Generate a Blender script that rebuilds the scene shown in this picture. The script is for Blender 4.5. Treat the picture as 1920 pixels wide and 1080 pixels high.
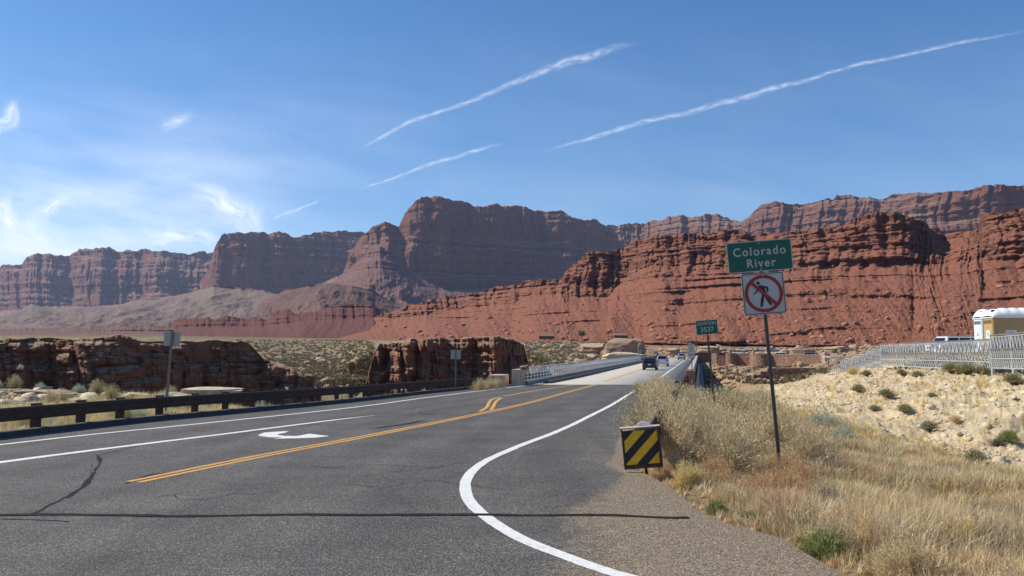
import bpy, bmesh, math, random
import numpy as np
from mathutils import Vector, Matrix
for o in list(bpy.data.objects): bpy.data.objects.remove(o)
random.seed(7)
SC = bpy.context.scene
COL = SC.collection
# ------------------------------------------------------------------ camera, world, sun, exposure
F = 1547.0; CX = 960.0; CY = 540.0; HOR = 655.0; CAMH = 2.0
PITCH = math.atan((HOR-CY)/F)
cam = bpy.data.objects.new('camera', bpy.data.cameras.new('camera')); COL.objects.link(cam)
cam.location = (0, 0, CAMH); cam.rotation_euler = (math.pi/2+PITCH, 0, 0)
cam.data.sensor_width = 36.0; cam.data.lens = 36.0*F/1920.0
cam.data.clip_start = 0.1; cam.data.clip_end = 120000
SC.camera = cam
SUN_EL = math.radians(44); SUN_AZ = math.radians(13)      # azimuth: degrees ahead of due left
sdir = Vector((-math.cos(SUN_EL)*math.cos(SUN_AZ), math.cos(SUN_EL)*math.sin(SUN_AZ), math.sin(SUN_EL)))
W = bpy.data.worlds.new('World'); SC.world = W; W.use_nodes = True
nt = W.node_tree; bg = nt.nodes['Background']
sky = nt.nodes.new('ShaderNodeTexSky'); sky.sky_type = 'NISHITA'; sky.sun_disc = False
sky.sun_elevation = SUN_EL
sky.sun_rotation = math.atan2(sdir.x, sdir.y)
sky.altitude = 1100; sky.air_density = 1.0; sky.dust_density = 0.4; sky.ozone_density = 3.4
hs_ = nt.nodes.new('ShaderNodeHueSaturation'); hs_.inputs['Saturation'].default_value = 1.22
nt.links.new(sky.outputs[0], hs_.inputs['Color']); nt.links.new(hs_.outputs[0], bg.inputs[0]); bg.inputs[1].default_value = 0.122
sl = bpy.data.lights.new('sun', 'SUN'); sl.energy = 4.8; sl.angle = math.radians(0.5); sl.color = (1, .93, .82)
so = bpy.data.objects.new('sun', sl); COL.objects.link(so)
so.rotation_euler = (-sdir).to_track_quat('-Z', 'Y').to_euler()
SC.view_settings.view_transform = 'Standard'; SC.view_settings.look = 'None'
SC.view_settings.exposure = 0.22; SC.view_settings.gamma = 1.0; SC.view_settings.use_curve_mapping = False
SC.render.engine = 'CYCLES'
HAZE_DENSITY = 3.6e-5

# ------------------------------------------------------------------ numeric helpers
def pix(px, py, D):
    """world point seen at photo pixel (px,py) at depth D metres"""
    u = (np.asarray(px, float)-CX)/F; v = (CY-np.asarray(py, float))/F
    c, s = math.cos(PITCH), math.sin(PITCH)
    k = c-v*s
    return u/k*D, D+0*u, CAMH+D*(s+v*c)/k
_zy = np.arange(-60, 400, 1.0)
_zz = np.interp(_zy, [-60, 20, 62, 82, 400], [0, 0, -.7, -.8, -.8])
_zz = np.convolve(np.pad(_zz, 6, mode='edge'), np.ones(13)/13, 'valid')
def zr(y): return np.interp(y, _zy, _zz)
def on_road(px, py):
    D = 20.0
    for _ in range(60):
        x, y, z = pix(px, py, 1.0)
        s = z-CAMH
        D = .5*D+.5*(zr(D)-CAMH)/s
    return float(x)*D, float(D)
def _h(ix, iy, iz, seed):
    h = (ix.astype(np.int64)*374761393+iy.astype(np.int64)*668265263+iz.astype(np.int64)*2147483647+seed*1274126177) & 0xffffffff
    h = ((h ^ (h >> 13))*1274126177) & 0xffffffff
    h = ((h ^ (h >> 16))*2246822519) & 0xffffffff
    h = h ^ (h >> 15)
    return (h & 0xffffff)/float(0xffffff)
def vn(x, y, z=0.0, seed=0):
    x, y, z = np.broadcast_arrays(np.asarray(x, float), np.asarray(y, float), np.asarray(z, float))
    ix, iy, iz = np.floor(x), np.floor(y), np.floor(z)
    fx, fy, fz = x-ix, y-iy, z-iz
    fx, fy, fz = [t*t*t*(t*(t*6-15)+10) for t in (fx, fy, fz)]
    r = 0
    for a in (0, 1):
        wa = fx if a else 1-fx
        for b in (0, 1):
            wb = fy if b else 1-fy
            for c in (0, 1):
                wc = fz if c else 1-fz
                r = r+wa*wb*wc*_h(ix+a, iy+b, iz+c, seed)
    return r
def fbm(x, y, z=0.0, o=4, seed=0, g=.5):
    r = 0; a = 1; t = 0
    for i in range(o):
        r = r+a*vn(x, y, z, seed+i*17); t += a; a *= g
        x = np.asarray(x)*2.03+7.1; y = np.asarray(y)*2.03+3.3; z = np.asarray(z)*2.03+1.7
    return r/t
def bil(x, y, z=0.0, o=3, seed=0, g=.5):
    r = 0; a = 1; t = 0
    for i in range(o):
        r = r+a*np.abs(2*vn(x, y, z, seed+i*31)-1); t += a; a *= g
        x = np.asarray(x)*2.1+5.1; y = np.asarray(y)*2.1+1.3; z = np.asarray(z)*2.1+2.7
    return r/t
def sstep(a, b, x):
    t = np.clip((x-a)/(b-a), 0, 1); return t*t*(3-2*t)
def sharp(n, k=4): return np.clip((n-.5)*k+.5, 0, 1)

# ------------------------------------------------------------------ object helpers
def mesh_np(name, V, faces, mat=None, parent=None, col=None, smooth=False, mats=None, midx=None):
    """V (n,3); faces list of (m,k) int arrays"""
    me = bpy.data.meshes.new(name); V = np.asarray(V, np.float32)
    if not isinstance(faces, (list, tuple)): faces = [faces]
    faces = [np.asarray(f, np.int32) for f in faces if len(f)]
    me.vertices.add(len(V)); me.vertices.foreach_set('co', V.ravel())
    nl = sum(f.size for f in faces); npoly = sum(len(f) for f in faces)
    me.loops.add(nl); me.loops.foreach_set('vertex_index', np.concatenate([f.ravel() for f in faces]))
    me.polygons.add(npoly)
    tot = np.concatenate([np.full(len(f), f.shape[1], np.int32) for f in faces])
    st = np.concatenate([[0], np.cumsum(tot)[:-1]]).astype(np.int32)
    me.polygons.foreach_set('loop_start', st)
    try: me.polygons.foreach_set('loop_total', tot)
    except Exception: pass
    me.update(calc_edges=True); me.validate()
    if smooth: me.polygons.foreach_set('use_smooth', np.ones(npoly, bool))
    if col is not None:
        a = me.color_attributes.new('Col', 'FLOAT_COLOR', 'POINT')
        c = np.ones((len(V), 4), np.float32); c[:, :3] = col; a.data.foreach_set('color', c.ravel())
    for m in (mats or ([mat] if mat else [])): me.materials.append(m)
    o = bpy.data.objects.new(name, me); COL.objects.link(o)
    if parent: o.parent = parent
    return o
def gridf(nu, nv, off=0):
    i = np.arange(nu-1)[:, None]; j = np.arange(nv-1)[None, :]
    a = (i*nv+j).ravel()+off
    return np.stack([a, a+nv, a+nv+1, a+1], 1)
def tag(o, label=None, cat=None, group=None, kind=None):
    if label: o['label'] = label
    if cat: o['category'] = cat
    if group: o['group'] = group
    if kind: o['kind'] = kind
    return o
def struct(o, label=None, cat=None):
    o['kind'] = 'structure'
    if label: o['label'] = label
    if cat: o['category'] = cat
    return o
def thing(name, label, cat, loc=(0, 0, 0), rotz=0, group=None):
    o = bpy.data.objects.new(name, None); COL.objects.link(o); o.empty_display_size = .3
    o.location = loc; o.rotation_euler = (0, 0, rotz)
    return tag(o, label, cat, group)
class MB:
    def __init__(s): s.bm = bmesh.new()
    def box(s, c, d, rz=0, ry=0, rx=0, bev=0):
        r = bmesh.ops.create_cube(s.bm, size=1)
        M = Matrix.Translation(c) @ Matrix.Rotation(rz, 4, 'Z') @ Matrix.Rotation(ry, 4, 'Y') @ Matrix.Rotation(rx, 4, 'X') @ Matrix.Diagonal((d[0], d[1], d[2], 1))
        bmesh.ops.transform(s.bm, matrix=M, verts=r['verts'])
        if bev:
            es = list({e for v in r['verts'] for e in v.link_edges})
            bmesh.ops.bevel(s.bm, geom=es, offset=bev, segments=2, affect='EDGES', profile=.7)
        return s
    def tube(s, a, b, r0, r1=None, n=10):
        a, b = Vector(a), Vector(b); r1 = r0 if r1 is None else r1
        q = (b-a).to_track_quat('Z', 'Y').to_matrix().to_4x4()
        r = bmesh.ops.create_cone(s.bm, cap_ends=True, segments=n, radius1=r0, radius2=r1, depth=(b-a).length)
        bmesh.ops.transform(s.bm, matrix=Matrix.Translation((a+b)/2) @ q, verts=r['verts'])
        return s
    def bar(s, a, b, w, h):
        a, b = Vector(a), Vector(b); d = b-a
        q = d.to_track_quat('Y', 'Z').to_matrix().to_4x4()
        r = bmesh.ops.create_cube(s.bm, size=1)
        bmesh.ops.transform(s.bm, matrix=Matrix.Translation((a+b)/2) @ q @ Matrix.Diagonal((w, d.length, h, 1)), verts=r['verts'])
        return s
    def prism(s, pts, d, axis='y', at=0):
        """2D outline pts extruded by d along axis, starting at 'at'"""
        def mk(p, k):
            if axis == 'y': return (p[0], k, p[1])
            if axis == 'x': return (k, p[0], p[1])
            return (p[0], p[1], k)
        v0 = [s.bm.verts.new(mk(p, at)) for p in pts]; v1 = [s.bm.verts.new(mk(p, at+d)) for p in pts]
        n = len(pts)
        s.bm.faces.new(v0); s.bm.faces.new(v1[::-1])
        for i in range(n): s.bm.faces.new((v0[i], v1[i], v1[(i+1) % n], v0[(i+1) % n]))
        return s
    def build(s, name, mat, parent=None, smooth=False):
        bmesh.ops.recalc_face_normals(s.bm, faces=s.bm.faces)
        me = bpy.data.meshes.new(name); s.bm.to_mesh(me); s.bm.free()
        if smooth:
            for p in me.polygons: p.use_smooth = True
        if mat: me.materials.append(mat)
        o = bpy.data.objects.new(name, me); COL.objects.link(o)
        if parent: o.parent = parent
        return o
def copy_tree(o, parent=None):
    c = o.copy(); COL.objects.link(c); c.parent = parent
    for ch in list(o.children): copy_tree(ch, c)
    return c

# ------------------------------------------------------------------ materials
def newmat(name):
    m = bpy.data.materials.new(name); m.use_nodes = True
    n = m.node_tree.nodes; l = m.node_tree.links; b = n['Principled BSDF']
    return m, n, l, b
def noise(n, l, vec, scale, detail=5, rough=.6):
    t = n.new('ShaderNodeTexNoise'); t.inputs['Scale'].default_value = scale
    t.inputs['Detail'].default_value = detail; t.inputs['Roughness'].default_value = rough
    if vec: l.new(vec, t.inputs['Vector'])
    return t.outputs['Fac']
def ramp(n, l, fac, stops):
    r = n.new('ShaderNodeValToRGB'); e = r.color_ramp.elements
    while len(e) > 1: e.remove(e[0])
    e[0].position = stops[0][0]; c = stops[0][1]; e[0].color = (*c, 1)
    for p, c in stops[1:]:
        x = e.new(p); x.color = (*c, 1)
    l.new(fac, r.inputs[0]); return r.outputs[0]
def mix(n, l, f, a, b, mode='MIX'):
    m = n.new('ShaderNodeMix'); m.data_type = 'RGBA'; m.blend_type = mode
    for i, v in ((0, f), (6, a), (7, b)):
        if isinstance(v, (int, float)): m.inputs[i].default_value = v
        elif isinstance(v, tuple): m.inputs[i].default_value = (*v, 1)
        else: l.new(v, m.inputs[i])
    return m.outputs[2]
def math_(n, l, op, a, b=None, clamp=False):
    m = n.new('ShaderNodeMath'); m.operation = op; m.use_clamp = clamp
    for i, v in ((0, a), (1, b)):
        if v is None: continue
        if isinstance(v, (int, float)): m.inputs[i].default_value = v
        else: l.new(v, m.inputs[i])
    return m.outputs[0]
def scaled(n, l, sx, sy, sz):
    g = n.new('ShaderNodeNewGeometry'); m = n.new('ShaderNodeVectorMath'); m.operation = 'MULTIPLY'
    m.inputs[1].default_value = (sx, sy, sz); l.new(g.outputs['Position'], m.inputs[0]); return m.outputs[0]
def bump(n, l, b, h, dist, strength=1.0):
    bp = n.new('ShaderNodeBump'); bp.inputs['Distance'].default_value = dist; bp.inputs['Strength'].default_value = strength
    l.new(h, bp.inputs['Height']); l.new(bp.outputs[0], b.inputs['Normal'])
def g3(c, k): return tuple(min(1, v*k) for v in c)
def plain(name, c, rough=.7, metal=0, var=.15, scale=6, bmp=0, spec=None, vec=None):
    m, n, l, b = newmat(name)
    tc = n.new('ShaderNodeTexCoord')
    f = noise(n, l, tc.outputs['Object'], scale, 6, .65)
    co = ramp(n, l, f, [(.3, g3(c, 1-var)), (.7, g3(c, 1+var))])
    l.new(co, b.inputs['Base Color']); b.inputs['Roughness'].default_value = rough; b.inputs['Metallic'].default_value = metal
    if spec is not None: b.inputs['Specular IOR Level'].default_value = spec
    if bmp: bump(n, l, b, f, bmp)
    return m
def rock(name, cols, sand, h=20.0, fine=4.0, bd=3.0, sandw=(.55, .8), streak=.25):
    """banded rock: cols = ramp colours by stratum, sand = debris colour on gentle slopes"""
    m, n, l, b = newmat(name)
    warp = noise(n, l, scaled(n, l, 1/(h*8), 1/(h*8), 1/(h*8)), 1.0, 3)
    g = n.new('ShaderNodeNewGeometry'); s = n.new('ShaderNodeSeparateXYZ'); l.new(g.outputs['Position'], s.inputs[0])
    zz = math_(n, l, 'ADD', s.outputs[2], math_(n, l, 'MULTIPLY', warp, h*1.6))
    cb = n.new('ShaderNodeCombineXYZ'); l.new(math_(n, l, 'DIVIDE', zz, h), cb.inputs[2])
    band = noise(n, l, cb.outputs[0], 1.0, 5, .75)
    k = len(cols); c = ramp(n, l, band, [(.28+.44*i/(k-1), cols[i]) for i in range(k)])
    st = noise(n, l, scaled(n, l, 1/fine, 1/fine, 1/(fine*7)), 1.0, 4, .6)
    c = mix(n, l, streak, c, ramp(n, l, st, [(.35, (.25, .25, .25)), (.65, (1, 1, 1))]), 'MULTIPLY')
    fn = noise(n, l, scaled(n, l, 1/fine, 1/fine, 2.4/fine), 1.0, 8, .7)
    c = mix(n, l, .6, c, ramp(n, l, fn, [(.3, (.55, .55, .55)), (.7, (1.3, 1.3, 1.3))]), 'MULTIPLY')
    ns = n.new('ShaderNodeSeparateXYZ'); l.new(g.outputs['Normal'], ns.inputs[0])
    big = noise(n, l, scaled(n, l, 1/(h*3), 1/(h*3), 1/(h*3)), 1.0, 6, .7)
    sl_ = math_(n, l, 'ADD', ns.outputs[2], math_(n, l, 'MULTIPLY', math_(n, l, 'SUBTRACT', big, .5), .7))
    mr = n.new('ShaderNodeMapRange'); mr.interpolation_type = 'SMOOTHSTEP'; l.new(sl_, mr.inputs[0])
    mr.inputs[1].default_value = sandw[0]; mr.inputs[2].default_value = sandw[1]
    sc = ramp(n, l, fn, [(.3, g3(sand, .75)), (.7, g3(sand, 1.2))])
    c = mix(n, l, mr.outputs[0], c, sc)
    l.new(c, b.inputs['Base Color']); b.inputs['Roughness'].default_value = .92; b.inputs['Specular IOR Level'].default_value = .15
    bump(n, l, b, fn, bd)
    return m
def colmat(name, rough=.8, trans=.25, var=.2, scale=30):
    """material whose hue comes from the plant's own per-blade colour attribute"""
    m, n, l, b = newmat(name)
    a = n.new('ShaderNodeAttribute'); a.attribute_name = 'Col'
    tc = n.new('ShaderNodeTexCoord')
    f = noise(n, l, tc.outputs['Object'], scale, 3)
    c = mix(n, l, 1.0, a.outputs['Color'], ramp(n, l, f, [(.3, (1-var,)*3), (.7, (1+var,)*3)]), 'MULTIPLY')
    l.new(c, b.inputs['Base Color']); b.inputs['Roughness'].default_value = rough; b.inputs['Specular IOR Level'].default_value = .2
    if trans:
        t = n.new('ShaderNodeBsdfTranslucent'); l.new(c, t.inputs[0])
        mx = n.new('ShaderNodeMixShader'); mx.inputs[0].default_value = trans
        l.new(b.outputs[0], mx.inputs[1]); l.new(t.outputs[0], mx.inputs[2])
        l.new(mx.outputs[0], n['Material Output'].inputs['Surface'])
    return m

# ------------------------------------------------------------------ THE GROUND: one polar sheet
# per column (photo x): nodes (depth, height); height may be given as ('p', photo y)
def P(D, py): return float(pix(960, py, D)[2])
COLS = {
 -700: [(1, 0), (10, 0), (13, -.4), (40, -.8), (75, -1.5), (78, -70), (120, -70), (125, 3.5), (130, P(130, 632)), (400, P(400, 632)), (1000, P(1000, 632)), (6000, P(6000, 625)), (15000, 150)],
 0:    [(1, 0), (18.7, 0), (20, -.35), (30, -.8), (64, P(64, 727)), (68, -70), (150, -70), (158, 3), (164, P(164, 634)), (400, P(400, 633)), (1000, P(1000, 630)), (6000, P(6000, 612)), (15000, 250)],
 300:  [(1, 0), (24, 0), (25, -.35), (34, -.9), (52, P(52, 745)), (56, -70), (165, -70), (172, 3), (178, P(178, 636)), (400, P(400, 634)), (1000, P(1000, 630)), (6000, P(6000, 610)), (15000, 250)],
 560:  [(1, 0), (30, -.15), (31, -.5), (38, -1.2), (48, -2.2), (52, -70), (180, -70), (215, -14), (222, -12), (420, P(420, 640)), (1000, P(1000, 634)), (6000, P(6000, 600)), (15000, 250)],
 700:  [(1, 0), (36, -.3), (37, -.6), (44, -1.4), (52, -3), (56, -70), (190, -70), (215, -9), (222, 2), (420, P(420, 640)), (1000, P(1000, 635)), (6000, P(6000, 600)), (15000, 250)],
 985:  [(1, 0), (61, -.9), (62, -1.1), (63, -1.4), (65, -3), (68, -70), (190, -70), (215, -9), (222, 2), (420, P(420, 643)), (1000, P(1000, 636)), (6000, P(6000, 600)), (15000, 250)],
 1050: [(1, 0), (61, -.9), (62, -1.1), (63, -1.4), (65, -3), (68, -70), (180, -70), (195, -6), (205, P(205, 695)), (420, P(420, 645)), (1000, P(1000, 636)), (6000, P(6000, 600)), (15000, 250)],
 1200: [(1, 0), (61, -.9), (62, -1.1), (63, -1.4), (65, -3), (68, -70), (190, -70), (205, -6), (225, P(225, 680)), (420, P(420, 650)), (1000, P(1000, 637)), (6000, P(6000, 600)), (15000, 250)],
 1255: [(1, 0), (12, 0), (20, -.5), (35, -1.0), (64, -1.8), (68, -70), (215, -70), (235, -6), (245, P(245, 674)), (420, P(420, 652)), (1000, P(1000, 638)), (6000, P(6000, 600)), (15000, 250)],
 1290: [(1, 0), (12, 0), (20, -.5), (35, -1.1), (64, -2.2), (75, -3), (150, -3.5), (235, -2.5), (245, P(245, 674)), (420, P(420, 652)), (1000, P(1000, 638)), (6000, P(6000, 600)), (15000, 250)],
 1345: [(1, 0), (10, -.05), (20, -.6), (35, -1.2), (64, -2.4), (75, -3.2), (110, -3.6), (130, P(130, 702)), (200, P(200, 682)), (420, P(420, 652)), (1000, P(1000, 639)), (6000, P(6000, 600)), (15000, 250)],
 1400: [(1, 0), (10, -.1), (16, -.45), (26, -1.0), (44, -1.75), (64, -2.1), (100, P(100, 715)), (130, P(130, 700)), (200, P(200, 683)), (420, P(420, 653)), (1000, P(1000, 640)), (6000, P(6000, 600)), (15000, 250)],
 1465: [(1, 0), (9, -.05), (15.2, -.25), (26, -1.0), (38, P(38, 765)), (55, P(55, 735)), (80, P(80, 722)), (110, P(110, 706)), (200, P(200, 685)), (420, P(420, 653)), (1000, P(1000, 640)), (6000, P(6000, 600)), (15000, 250)],
 1600: [(1, 0), (8, -.05), (15, -.5), (24, -.95), (29, P(29, 805)), (50, P(50, 716)), (58, P(58, 698)), (74, P(74, 690)), (100, P(100, 680)), (420, P(420, 652)), (1000, P(1000, 640)), (6000, P(6000, 600)), (15000, 250)],
 1750: [(1, 0), (7, -.05), (14, -.6), (20, -1.05), (24, P(24, 850)), (38, P(38, 728)), (46, P(46, 703)), (50, P(50, 690)), (56, P(56, 664)), (90, 1.2), (420, P(420, 652)), (6000, P(6000, 600)), (15000, 250)],
 1920: [(1, 0), (6, -.05), (13, -.5), (18, -1.1), (21, P(21, 885)), (34, P(34, 718)), (40, P(40, 703)), (45, P(45, 692)), (51, 1.9), (60, 2.0), (100, 1.2), (420, P(420, 652)), (1000, P(1000, 640)), (6000, P(6000, 600)), (15000, 250)][:0] or
       [(1, 0), (6, -.05), (13, -.5), (18, -1.1), (21, P(21, 885)), (34, P(34, 718)), (40, P(40, 703)), (45, P(45, 692)), (51, 1.9), (100, 1.2), (420, P(420, 652)), (6000, P(6000, 600)), (15000, 250)],
 2700: [(1, 0), (6, -.05), (13, -.5), (18, -1.0), (21, -.7), (30, .8), (36, 1.2), (42, 1.6), (50, 1.9), (100, 1.2), (420, P(420, 652)), (6000, P(6000, 600)), (15000, 250)],
}
_cx = np.array(sorted(COLS)); _caz = np.arctan((_cx-CX)/F*math.cos(PITCH))
_cr = np.array([[d/math.cos(a) for d, z in COLS[c]] for c, a in zip(_cx, _caz)])
_cz = np.array([[z for d, z in COLS[c]] for c in _cx])
# far side and behind the camera: level desert
_caz = np.concatenate([[-math.pi], [-1.9], _caz, [1.9], [math.pi]])
lvl = np.array([0, 0, -.3, -.5, -.6, -.7, -.8, -.8, 0, 2, 10, 60, 300.])
_cr = np.vstack([_cr[0], _cr[0], _cr, _cr[-1], _cr[-1]]); _cz = np.vstack([lvl, lvl, _cz, lvl, lvl])
NK = _cr.shape[1]
_fa = np.linspace(-math.pi, math.pi, 2401)
_gk = np.exp(-.5*(np.arange(-12, 13)/4.0)**2); _gk /= _gk.sum()
def _smooth(M):
    c = np.stack([np.convolve(np.pad(np.interp(_fa, _caz, M[:, k]), 12, mode='edge'), _gk, 'valid') for k in range(NK)], 1)
    return c
_cr, _cz = _smooth(_cr), _smooth(_cz); _caz = _fa
# pavement edges as functions of Y
def tr(pts): return [on_road(*p) for p in pts]
_rx = tr([(1255, 700), (1232, 722), (1205, 745), (1190, 775), (1185, 810), (1178, 850), (1172, 872)])
_rx += [on_road(1225, 893), on_road(1262, 915), on_road(1300, 955), on_road(1345, 975), on_road(1470, 1012), on_road(1540, 1055), on_road(1640, 1120)]
_rx = sorted([(y, x) for x, y in _rx])
_ry = np.array([-40]+[a for a, b in _rx]+[64]); _rX = np.array([4.3]+[b for a, b in _rx]+[13.2])
def xr_edge(y): return np.interp(y, _ry, _rX)+.12*(fbm(np.asarray(y)*1.3, 3.1, 0, 4, 5)-.5)*(np.asarray(y) < 30)
KERB = [on_road(-350, 861), on_road(0, 821), on_road(250, 792), on_road(400, 778), on_road(640, 755), on_road(800, 737), on_road(990, 716)]
_ky = np.array([k[1] for k in KERB]); _kx = np.array([k[0] for k in KERB])
def xl_edge(y):
    y = np.asarray(y, float)
    return np.where(y < _ky[0], _kx[0]+(y-_ky[0])*.30, np.interp(y, _ky, _kx))
def ground_base(x, y):
    x = np.asarray(x, float); y = np.asarray(y, float)
    az = np.arctan2(x, y); r = np.hypot(x, y)
    i = np.clip(np.searchsorted(_caz, az)-1, 0, len(_caz)-2)
    t = (az-_caz[i])/(_caz[i+1]-_caz[i])
    R = _cr[i]*(1-t)[..., None]+_cr[i+1]*t[..., None]; Z = _cz[i]*(1-t)[..., None]+_cz[i+1]*t[..., None]
    z = Z[..., 0].copy()
    for k in range(NK-1):
        m = (r >= R[..., k])
        tt = np.clip((r-R[..., k])/(R[..., k+1]-R[..., k]), 0, 1)
        ts = tt*tt*(3-2*tt)*.5+tt*.5
        z = np.where(m, Z[..., k]*(1-ts)+Z[..., k+1]*ts, z)
    return z
def corridor(x, y):
    """distance outside the pavement (negative inside)"""
    x = np.asarray(x, float); y = np.asarray(y, float)
    d = np.maximum(xl_edge(y)-x, x-xr_edge(y))
    return np.where((y > 63), np.maximum(d, y-63), d)
def pale_mask(x, y):
    """1 on the pale crumbling slope right of the gully"""
    X = np.asarray(x, float); Y = np.asarray(y, float)
    px = CX+F*X/np.maximum(Y, 1)
    gy = np.interp(px, [1380, 1465, 1600, 1750, 1920, 2700], [48, 35, 25.5, 20.5, 17.3, 17])
    return sstep(0, 4.5, Y-gy+3.0*(fbm(X*.25, Y*.25, 0, 4, 77)-.5))*sstep(1370, 1460, px)
def gz(x, y, detail=True):
    z = ground_base(x, y); x = np.asarray(x, float); y = np.asarray(y, float); r = np.hypot(x, y)
    if detail:
        z = z+.16*(fbm(x*.5, y*.5, 0, 4, 3)-.5)*sstep(3, 10, r)
        pm = pale_mask(x, y)*sstep(120, 60, r)
        z = z+pm*(.55*(bil(x*.35+y*.2, y*.5-x*.1, 0, 4, 9)-.3)+.30*(fbm(x*2.2+y*.6, y*2.2, 0, 5, 12)-.5)+.17*bil(x*4, y*4, 0, 3, 14)-.22*sharp(1-bil(x*.9+y*.5, y*.35-x*.2, 0, 3, 15), 3)*.5)
        far = sstep(60, 200, r)
        z = z+far*(1.2*(fbm(x*.06, y*.06, 0, 5, 21)-.5)+.5*(bil(x*.25, y*.25, 0, 3, 22)-.4))*sstep(3000, 1200, r)
        z = z+sstep(600, 3000, r)*24*(fbm(x*.002, y*.002, 0, 6, 23)-.5)
    d = corridor(x, y)
    w = sstep(0.0, 1.0, d)
    zroad = zr(y)
    z = np.where(d < 1.0, (zroad-.10-.05*(d > 0))*(1-w)+z*w, z)
    return z
def build_ground():
    az = np.concatenate([np.linspace(-math.pi, -.62, 90)[:-1], np.linspace(-.62, .62, 1150), np.linspace(.62, math.pi, 90)[1:]])
    r = np.concatenate([np.geomspace(1.0, 6, 22)[:-1], np.geomspace(6, 70, 360)[:-1], np.geomspace(70, 1500, 250)[:-1], np.geomspace(1500, 15000, 40)])
    A, R = np.meshgrid(az, r, indexing='ij')
    X = R*np.sin(A); Y = R*np.cos(A); Z = gz(X, Y)
    V = np.stack([X, Y, Z], -1).reshape(-1, 3)
    # colours of the soil itself
    pm = pale_mask(X, Y)*sstep(140, 70, R)
    far = sstep(60, 130, R); vfar = sstep(300, 700, R)
    near = np.array([.27, .20, .12]); pale = np.array([.56, .455, .295]); mid = np.array([.38, .26, .16]); red = np.array([.25, .115, .07])
    sage = np.array([.20, .19, .11])
    px = CX+F*X/np.maximum(Y, 1)
    n1 = fbm(X*.02, Y*.02, 0, 5, 41)[..., None]
    C = near+0*X[..., None]
    C = C*(1-pm[..., None])+pale*pm[..., None]
    C = C*(1-far[..., None])+mid*far[..., None]
    ls_ = (sstep(1100, 900, px)*sstep(14, 22, Y)*(Y < 130))[..., None]
    C = C*(1-ls_*.6)+np.array([.25, .21, .13])*.6*ls_
    C = C*(1-vfar[..., None])+(red*(.6+.8*n1))*vfar[..., None]
    lf = (sstep(1000, 500, px)*(Y > 60)*sstep(60, 120, R)*sstep(1500, 700, R))[..., None]
    C = C*(1-.6*lf)+sage*.6*lf
    C = C*(.8+.4*fbm(X*.8, Y*.8, 0, 4, 43)[..., None])
    nu, nv = A.shape
    m, n, l, b = newmat('ground_soil')
    a = n.new('ShaderNodeAttribute'); a.attribute_name = 'Col'
    f1 = noise(n, l, scaled(n, l, 14, 14, 14), 1.0, 6, .75)
    f2 = noise(n, l, scaled(n, l, .9, .9, .9), 1.0, 6, .7)
    c = mix(n, l, 1, a.outputs['Color'], ramp(n, l, f1, [(.35, (.72, .70, .68)), (.68, (1.25, 1.25, 1.22))]), 'MULTIPLY')
    c = mix(n, l, 1, c, ramp(n, l, f2, [(.3, (.8, .78, .76)), (.7, (1.15, 1.15, 1.15))]), 'MULTIPLY')
    # scattered low scrub seen as dark flecks
    vo = n.new('ShaderNodeTexVoronoi'); vo.inputs['Scale'].default_value = .35; l.new(scaled(n, l, 1, 1, .3), vo.inputs['Vector'])
    fl = math_(n, l, 'LESS_THAN', vo.outputs['Distance'], .33)
    sp = n.new('ShaderNodeSeparateXYZ'); g = n.new('ShaderNodeNewGeometry'); l.new(g.outputs['Position'], sp.inputs[0])
    fary = math_(n, l, 'GREATER_THAN', sp.outputs[1], 120)
    c = mix(n, l, math_(n, l, 'MULTIPLY', math_(n, l, 'MULTIPLY', fl, fary), .75), c, (.075, .08, .045))
    l.new(c, b.inputs['Base Color']); b.inputs['Roughness'].default_value = .95; b.inputs['Specular IOR Level'].default_value = .1
    bump(n, l, b, f1, .05, .8)
    o = mesh_np('ground', V, [gridf(nu, nv)[:, ::-1]], m, col=C.reshape(-1, 3))
    struct(o)
build_ground()

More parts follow.
